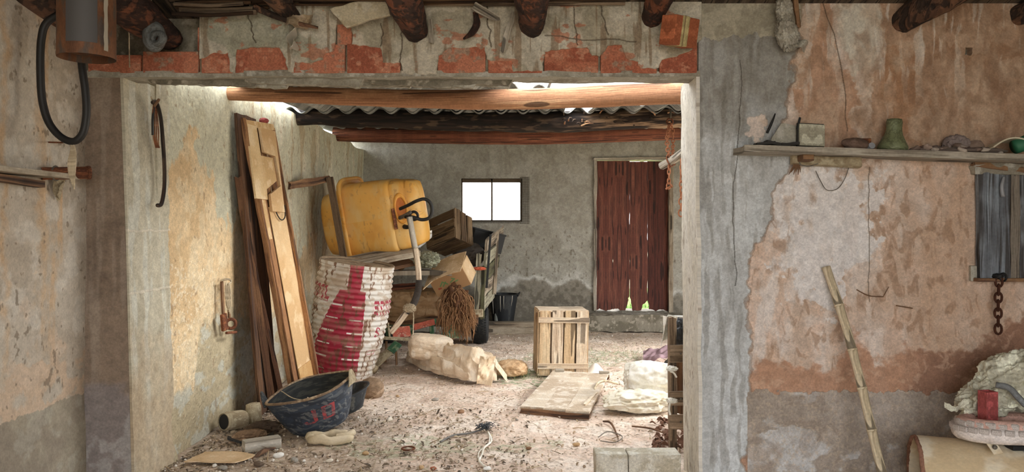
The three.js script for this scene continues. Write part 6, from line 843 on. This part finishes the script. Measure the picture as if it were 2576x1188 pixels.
// ---------------------------------------------------------------- the right wall: shelf and what lies on it
const shelfAt = (px, py, d = 3.36) => at(px, py, d), shelfTop = px => EYE + (HORIZON - mix(366, 392, (px - 1872) / 704)) * 3.33 / FOCAL;
{
  const s = thing('wall_shelf', 'long pale weathered board shelf sagging along the stained wall', 'shelf'), a = V(shelfAt(1872, 0, 3.3).x, shelfTop(1872) - 0.016, -3.37), b = V(2.6, shelfTop(2700) - 0.016, -3.37);
  mesh('board', roughBoard(a, b, 0.15, 0.03, V(0, 1, 0), 3, 0.006, 50), mSilver, s); mesh('bracket', board(V(shelfAt(1990, 0, 3.42).x, a.y - 0.035, -3.42), V(shelfAt(2165, 0, 3.42).x, a.y - 0.052, -3.42), 0.045, 0.03, V(0, 0.2, 1)), mDull, s); mesh('bracket', box(0.05, 0.03, 0.1, 0.004).translate(shelfAt(2030, 0).x, a.y - 0.035, -3.39), mBrown, s); mesh('bracket', roughBoard(at(2450, 412, 3.42), at(2600, 432, 3.42), 0.03, 0.03, V(0, 0.2, 1), 4, 0.006), mBrown, s); seat(s);
  const rest = (px, w = 0) => V(shelfAt(px, 0, 3.36).x, shelfTop(px) + w, -3.37);
  // slates and tile
  [[1925, 0.05, 0.2], [1955, 0.06, -0.3], [1985, 0.05, 0.1]].forEach(([px, l, a2], i) => one('slate_flake', ['black slate flake nearest the shelf end', 'long black slate flake on the shelf', 'black slate flake beside the grey tile'][i], 'slate', metric(rough(new THREE.BoxGeometry(l * 1.6, 0.012, 0.06, 6, 1, 4).rotateZ(a2 * 0.5).translate(...rest(px, 0.016).toArray()), 0.012, 20, i)), flat(0x34312e, 0.8), 'slate flakes on the shelf'));
  one('cement_plate', 'grey broken cement plate leaning on the wall behind the slates', 'plate', metric(slab(jag([[0, 0], [0.14, -0.004], [0.135, 0.1], [0.06, 0.11], [0.02, 0.05]], 0.006, 0.02, 3), 0.012).rotateX(-0.2).translate(shelfAt(1932, 0, 3.4).x, shelfTop(1932), -3.4)), mCement);
  { const t = thing('wall_tile', 'whitish dirty square tile with black edges standing on the shelf', 'tile'), p = rest(2044, 0.056); mesh('face', box(0.112, 0.098, 0.014, 0.003).rotateZ(-0.05).rotateX(-0.12).translate(p.x, p.y + 0.004, p.z), M(mottle(91, [190, 188, 168], [160, 156, 134], [206, 206, 192], 14, 0.2, 192), 0.6, 0.002), t); mesh('edge', box(0.12, 0.108, 0.01, 0.003).rotateZ(-0.05).rotateX(-0.12).translate(p.x - 0.003, p.y + 0.004, p.z - 0.009), flat(0x2e2c28, 0.9), t); mesh('spike', board(p.clone().add(V(-0.06, 0.03, -0.01)), p.clone().add(V(-0.045, 0.085, -0.015)), 0.01, 0.008, V(0, 0, 1)), mBlack, t); seat(t); }
  one('iron_box', 'flat rusty iron box behind the brown flask on the shelf', 'box', box(0.1, 0.055, 0.05, 0.004).translate(...rest(2168, 0.028).setZ(-3.4).toArray()), mRust);
  one('brown_flask', 'dusty brown lump like a fallen flask on the shelf', 'flask', lump(0.06, 0.026, 0.03, { seed: 4, rough: 0.12, detail: 12 }).rotateZ(-0.1).translate(...rest(2145, 0.024).setZ(-3.33).toArray()), M(mottle(92, [110, 88, 76], [84, 66, 58], [142, 122, 108], 20, 0.2, 128), 0.9, 0.003));
  one('bottle_stopper', 'small grey stopper beside the fallen flask', 'stopper', new THREE.CylinderGeometry(0.014, 0.016, 0.024, 14).rotateX(1.3).translate(...rest(2180, 0.014).setZ(-3.32).toArray()), flat(0x8a8c90, 0.7));
  const mGl = M(mottle(93, [120, 116, 86], [70, 120, 82], [150, 128, 100], 22, 0.3, 192, 0.2), 0.5, 0.002);
  one('green_bottle', 'stubby green glass bottle caked with dirt on the shelf', 'bottle', rough(new THREE.LatheGeometry([[0.001, 0], [0.06, 0], [0.064, 0.02], [0.05, 0.05], [0.036, 0.075], [0.033, 0.1], [0.034, 0.13], [0.03, 0.145], [0.02, 0.146], [0.001, 0.14]].map(v => new THREE.Vector2(...v)), 26).rotateZ(-0.05).translate(...rest(2248, 0).toArray()), 0.014, 22), mGl);
  const r = rng(101), cc = [0xb8aca0, 0x948880, 0xd6ccc0, 0x7c6a60, 0xa89488, 0x5e4840];
  const mc = cc.map(c => flat(c, 1)); for (let k = 0; k < 46; k++) { const px = 2285 + r() * 230, z = -3.31 - r() * 0.1, s2 = 0.008 + r() * 0.014, p = rest(px, 0.006 + r() * 0.03 * (1 - Math.abs(px - 2400) / 140)); one('shell_chip', 'small pale chip in the rubble heap on the shelf', 'chip', lump(s2 * 1.4, s2 * 0.6, s2, { seed: k, rough: 0.4, detail: 3 }).rotateZ(r() - 0.5).rotateY(r() * 3).translate(p.x, p.y, z), mc[k % 6], 'rubble chips on the shelf'); }
  one('rag_lump', 'mauve grey rag lump in the rubble on the shelf', 'rag', lump(0.055, 0.045, 0.045, { seed: 7, folds: 0.15, detail: 14 }).translate(...rest(2418, 0.045).setZ(-3.4).toArray()), flat(0x8a7c78, 0.95)); one('rag_lump', 'brown earth clod beside the mauve rag lump', 'clod', lump(0.04, 0.035, 0.035, { seed: 9, rough: 0.3, detail: 10 }).translate(...rest(2462, 0.03).setZ(-3.39).toArray()), flat(0x8f7a6c, 1)); one('dirt_bed', 'grey dust heap under the chips on the shelf', 'dust', lump(0.21, 0.022, 0.055, { seed: 11, rough: 0.4, detail: 14, floor: -0.4 }).translate(...rest(2400, 0.008).toArray()), flat(0x6f625a, 1));
  one('pale_dish', 'pale curved broken dish resting on the rubble', 'dish', sheet((u, v) => { const p = rest(mix(2478, 2560, u), 0.028 + 0.045 * Math.sin(u * 2.2) - 0.01 * v); return V(p.x, p.y, -3.3 - 0.09 * v - 0.01 * Math.sin(u * 3)); }, 16, 8, 0.006), flat(0xcfc6ae, 0.7));
  one('green_cup', 'green plastic cup lying at the end of the shelf', 'cup', new THREE.LatheGeometry([[0.001, 0], [0.03, 0], [0.034, 0.07], [0.032, 0.07], [0.028, 0.004], [0.001, 0.004]].map(v => new THREE.Vector2(...v)), 22).rotateZ(-1.2).translate(...rest(2540, 0.034).setZ(-3.33).toArray()), flat(0x2c6a4c, 0.6));
  one('dead_feather', 'dark dry sprig hanging under the shelf bracket', 'sprig', join([...Array(6).keys()].map(i => limb([at(1998, 405, 3.42), at(1996 + i * 3, 418, 3.42), at(1984 + i * 6, 440 - (i % 2) * 6, 3.43)], [0.003, 0.004, 0.001], 8, 4))), mBrown);
  one('bent_wire', 'thin wire drooping in a loop below the shelf', 'wire', limb([[2010, 402], [2014, 414], [2035, 418], [2058, 412]].map(([x, y]) => at(x, y, 3.4)), 0.0025, 20, 5), mSteel); one('bent_wire', 'long thin wire curl hanging on the wall under the shelf', 'wire', limb([[2052, 430], [2064, 455], [2080, 478], [2105, 476], [2124, 452], [2142, 400]].map(([x, y]) => at(x, y, 3.43)), 0.002, 30, 5, 0.3), mSteel);
  one('iron_peg', 'rusty iron peg slanting out of the wall over the shelf', 'peg', limb([at(1930, 335, 3.44), at(1945, 300, 3.42), at(1950, 286, 3.4)], [0.006, 0.006, 0.003], 8, 6), mBlack);
  one('dead_twig', 'thin forked twig stuck on the plaster', 'twig', join([limb([at(2155, 729, 3.44), at(2185, 744, 3.44), at(2222, 747, 3.44)], 0.0022, 10, 4), limb([at(2222, 747, 3.44), at(2236, 722, 3.44)], 0.0016, 4, 4), limb([at(2254, 769, 3.44), at(2296, 776, 3.44)], 0.0025, 6, 4)]), mBrown);
}
{ // shutter
  const s = thing('window_shutter', 'weathered blue grey plank shutter hung on the stained wall', 'shutter'), ms = [M(wood(95, [150, 160, 170], [104, 108, 114], [58, 54, 52]), 0.94, 0.008), M(wood(96, [134, 126, 114], [90, 78, 68], [54, 44, 38]), 0.94, 0.008), M(wood(97, [180, 192, 202], [96, 96, 98], [48, 42, 40]), 0.94, 0.008)];
  [[2458, 2508, 0], [2509, 2536, 0], [2537, 2560, 1], [2562, 2600, 2], [2602, 2650, 0]].forEach(([a, b, k], i) => mesh('plank', roughBoard(at((a + b) / 2, 704, 3.425), at((a + b) / 2 + 1, 420, 3.425), (b - a) * 3.425 / FOCAL, 0.026, V(0, 0, 1), i + 4, 0.004), ms[k], s));
  mesh('top_mortar', metric(rough(new THREE.BoxGeometry(0.32, 0.05, 0.05, 30, 6, 6).translate(at(2535, 0, 3.43).x, at(0, 428, 3.43).y, -3.43), 0.03, 14)), mCement, s); mesh('bottom_rail', board(at(2452, 704, 3.42), at(2660, 704, 3.42), 0.016, 0.05, V(0, 0, 1)), mBrown, s); mesh('bottom_lug', box(0.03, 0.07, 0.02, 0.004).translate(...at(2448, 688, 3.44).toArray()), mCement, s);
  mesh('hasp', limb([at(2525, 446, 3.4), at(2520, 470, 3.39), at(2523, 495, 3.395)], [0.006, 0.008, 0.009], 10, 7), flat(0x9a9ca0, 0.6, { metalness: 0.3 }), s); mesh('ring', new THREE.TorusGeometry(0.017, 0.005, 6, 18).rotateY(0.3).translate(...at(2524, 698, 3.39).toArray()), mBlack, s); mesh('staple', lump(0.02, 0.014, 0.02, { seed: 3, detail: 6, rough: 0.4 }).translate(...at(2512, 695, 3.4).toArray()), mBlack, s); seat(s);
  chain('short dark rusty chain hanging below the shutter', [at(2513, 700, 3.39), at(2511, 770, 3.4), at(2511, 838, 3.4)], 0.036, 0.011, M(texRust, 0.8, 0, { color: 0xa89a90, metalness: 0.3 }));
}
{ // cane pole
  const p = thing('bamboo_pole', 'long pale bamboo pole leaning against the right wall', 'pole'), A = at(2078, 672, 3.425), B = at(2253, 1286, 3.12), n = 7, mb = M(wood(98, [222, 208, 180], [200, 184, 152], [164, 144, 114]), 0.7, 0.002);
  const P = k => A.clone().lerp(B, k).add(V(0.012 * Math.sin(k * 5), 0, 0)); const ks = [0, 0.17, 0.36, 0.52, 0.69, 0.86, 1];
  for (let k = 0; k < 6; k++) mesh('internode', limb([P(ks[k]), P((ks[k] + ks[k + 1]) / 2), P(ks[k + 1])], [0.0195, 0.018, 0.0178, 0.0182, 0.0195], 12, 12, 0.04, k), mb, p);
  for (let k = 1; k < 6; k++) { const c = P(ks[k]), d = B.clone().sub(A).normalize().multiplyScalar(0.005); mesh('node', limb([c.clone().sub(d), c, c.clone().add(d)], [0.0195, 0.0215, 0.0195], 4, 12), mb, p); } seat(p);
}
{ // clay pipe, collar and bag in the near right corner
  const t = thing('clay_tube', 'large cream clay tube lying on the ground in the near corner', 'tube'), c = at(2420, 1205, 3.0), ax = V(0.95, -0.01, 0.31).normalize(), L = 0.36, Ro = 0.165, q = new THREE.Quaternion().setFromUnitVectors(V(0, 1, 0), ax);
  c.y = 0.17; const mcl = M(mottle(99, [222, 206, 174], [206, 184, 148], [232, 222, 200], 4, 0.7, 256, 0.06), 0.8, 0.001);
  const a = at(2318, 1100, 3.12), mid = V(a.x + 0.145, Ro + 0.005, a.z + 0.06);
  mesh('shell', new THREE.LatheGeometry([[Ro, -L / 2], [Ro, L / 2], [Ro - 0.014, L / 2], [Ro - 0.014, -L / 2], [Ro, -L / 2]].map(v => new THREE.Vector2(...v)), 48).applyQuaternion(q).translate(mid.x, mid.y, mid.z), mcl, t);
  mesh('broken_rim', limb([...Array(26).keys()].map(i => { const an = i / 25 * 6.28; return V(Math.cos(an) * (Ro - 0.006), -L / 2, Math.sin(an) * (Ro - 0.006)).applyQuaternion(q).add(mid); }), 0.009, 70, 6, 0.5, 3, 30), M(mottle(100, [150, 108, 88], [112, 78, 64], [180, 140, 116], 20, 0.3, 128), 1, 0.002), t); seat(t);
  const h = thing('horse_collar', 'cracked white padded collar ring lying on the clay tube', 'collar'), hc = at(2535, 1072, 3.02), Rx = 0.195, Rz = 0.12, mw = M(mottle(102, [224, 216, 210], [206, 190, 182], [238, 234, 230], 12, 0.3, 192, 0.08), 0.85, 0.002), mp = M(mottle(103, [206, 168, 154], [188, 142, 128], [222, 196, 184], 16, 0.3, 128), 0.9, 0.002);
  const pt = (an, dr = 0, dy = 0) => V(hc.x + Math.cos(an) * (Rx + dr) + 0.02, hc.y + dy + Math.sin(an) * 0.01, hc.z + Math.sin(an) * (Rz + dr));
  const closed = (dr, dy, r, m, n) => { const pp = [...Array(32).keys()].map(i => pt(i / 32 * 6.28319, dr, dy)); pp.push(pp[0].clone()); mesh(n, limb(pp, r, 96, 12, 0.05, 2), m, h); };
  closed(0.0, -0.02, 0.034, mw, 'pad'); closed(-0.004, 0.012, 0.024, mp, 'inner_roll');
  for (let i = 0; i < 30; i++) { const an = i / 30 * 6.28319 + 0.05, p = pt(an, 0.008, 0.014), g = new RoundedBoxGeometry(0.026, 0.024, 0.03 + (i % 3) * 0.004, 2, 0.007); g.rotateY(-an).translate(p.x, p.y + (i % 2) * 0.003, p.z); mesh('cracked_scale', g, mw, h); const p2 = pt(an + 0.09, 0.03, -0.004); const g2 = new RoundedBoxGeometry(0.014, 0.022, 0.034, 2, 0.005).rotateY(-an - 0.09).translate(p2.x, p2.y, p2.z); mesh('cracked_scale', g2, mw, h); } seat(h);
  { const s = thing('metal_tab', 'small cream metal tab with a bolt under the collar', 'bracket'), p = at(2502, 1128, 2.93); mesh('tab', box(0.036, 0.05, 0.006, 0.002).rotateX(-0.8).rotateZ(0.2).translate(p.x, p.y, p.z), mcl, s); mesh('bolt', new THREE.SphereGeometry(0.009, 10, 8).translate(p.x - 0.004, p.y + 0.006, p.z + 0.008), mSteel, s); seat(s); }
  { const s = thing('red_post', 'short red painted square tube standing inside the collar', 'tube'), p = at(2485, 1022, 3.04), mr = M(mottle(104, [176, 84, 84], [156, 66, 70], [190, 120, 112], 12, 0.2, 128), 0.7, 0.001); for (const [x, z, w, d] of [[-0.022, 0, 0.005, 0.05], [0.022, 0, 0.005, 0.05], [0, -0.022, 0.05, 0.005], [0, 0.022, 0.05, 0.005]]) mesh('side', box(w, 0.16, d, 0.001).translate(x, 0, z).rotateY(0.15).translate(p.x, p.y - 0.02, p.z), mr, s); mesh('end', box(0.04, 0.004, 0.04, 0.001).translate(p.x, p.y + 0.05, p.z), flat(0x503038, 0.9), s); seat(s); }  // dark plate under the rim paints the shade inside the hollow tube
  const mb = M(mottle(105, [222, 222, 202], [202, 200, 176], [236, 236, 224], 8, 0.4, 192, 0.06), 0.6, 0.001);
  const b = thing('feed_bag', 'crumpled pale green plastic feed bag heaped over the collar', 'bag'); mesh('upper', lump(0.15, 0.11, 0.1, { seed: 71, folds: 0.16, fscale: 2.4, rough: 0.3, detail: 34 }).rotateZ(0.45).translate(...at(2560, 955, 3.15).toArray()), mb, b); mesh('lower', lump(0.11, 0.085, 0.08, { seed: 74, folds: 0.16, fscale: 2.4, rough: 0.3, detail: 30 }).rotateZ(0.3).translate(...at(2485, 1006, 3.14).toArray()), mb, b);
  mesh('torn_tail', sheet((u, v) => { const p = at(mix(2376, 2440, u), mix(1012, 1026, v) + 10 * Math.sin(u * 4), 3.08); return V(p.x, p.y + (fbm(u * 8, v * 4, 3) - 0.5) * 0.02, p.z + 0.02 * Math.sin(u * 6)); }, 16, 5, 0.003), mb, b); mesh('tie', limb([at(2505, 968, 3.02), at(2535, 975, 3.0), at(2560, 1000, 3.0), at(2580, 1020, 3.0)], 0.012, 16, 8, 0.3), M(mottle(106, [140, 146, 150], [110, 116, 122], [170, 174, 176], 12, 0.3, 128), 0.8, 0.001), b); seat(b);
  const k = thing('iron_stand', 'dark iron frame hidden under the collar and bag', 'frame'); mesh('seat_plate', box(0.34, 0.02, 0.24, 0.004).translate(hc.x + 0.14, hc.y - 0.066, hc.z - 0.04), mBlack, k); for (const [dx, dz] of [[0.02, -0.12], [0.28, -0.12], [0.28, 0.1]]) mesh('leg', board(V(hc.x + dx, 0, hc.z + dz), V(hc.x + dx, hc.y - 0.07, hc.z + dz), 0.025, 0.025, V(0, 0, 1)), mBlack, k); seat(k);
}
{ // terracotta block and plastic by the jamb
  const t = thing('terracotta_block', 'terracotta block with a pale tape band stuck by the log end', 'block'), mo = M(mottle(107, [190, 112, 76], [170, 92, 60], [206, 138, 102], 10, 0.3, 192), 0.9, 0.002), m4 = new THREE.Matrix4().compose(at(1709, 80, 3.34), new THREE.Quaternion().setFromEuler(new THREE.Euler(R(14), R(-52), R(-17), 'ZYX')), V(1, 1, 1));
  mesh('body', box(0.085, 0.125, 0.15, 0.004).applyMatrix4(m4), mo, t); mesh('tape', box(0.088, 0.128, 0.045, 0.003).translate(0, 0, 0.012).applyMatrix4(m4), M(mottle(108, [204, 190, 138], [186, 170, 118], [214, 204, 160], 12, 0.2, 128), 0.8, 0.001), t); mesh('cord', box(0.0895, 0.1295, 0.004, 0.001).translate(0, 0, 0.02).applyMatrix4(m4), mBrown, t); seat(t);
  const b = thing('plastic_bag', 'knotted clear white plastic bag hanging high by the jamb', 'bag'), mfm = M(mottle(109, [206, 204, 192], [176, 172, 156], [230, 228, 220], 12, 0.3, 192, 0.05), 0.4, 0.001, { transmission: 0.25, thickness: 0 });
  mesh('knot', lump(0.034, 0.06, 0.03, { seed: 81, folds: 0.22, detail: 22 }).translate(...at(1972, 24, 3.38).toArray()), mfm, b); mesh('belly', lump(0.045, 0.075, 0.035, { seed: 83, folds: 0.22, detail: 24 }).rotateZ(0.25).translate(...at(1980, 88, 3.38).toArray()), mfm, b); mesh('tail', sheet((u, v) => { const p = at(mix(1968, 2030, u), mix(108, 130, v) - 8 * Math.sin(u * 3), 3.38); return V(p.x, p.y, p.z + 0.03 * Math.sin(u * 9 + v * 2)); }, 16, 8, 0.002), mfm, b); seat(b);
  one('wood_stake', 'thin brown stake hanging beside the clear plastic bag', 'stake', roughBoard(at(2000, -20, 3.38), at(2008, 66, 3.4), 0.018, 0.014, V(0, 0, 1), 4, 0.006), mBrown);
}

renderer.render(scene, camera);
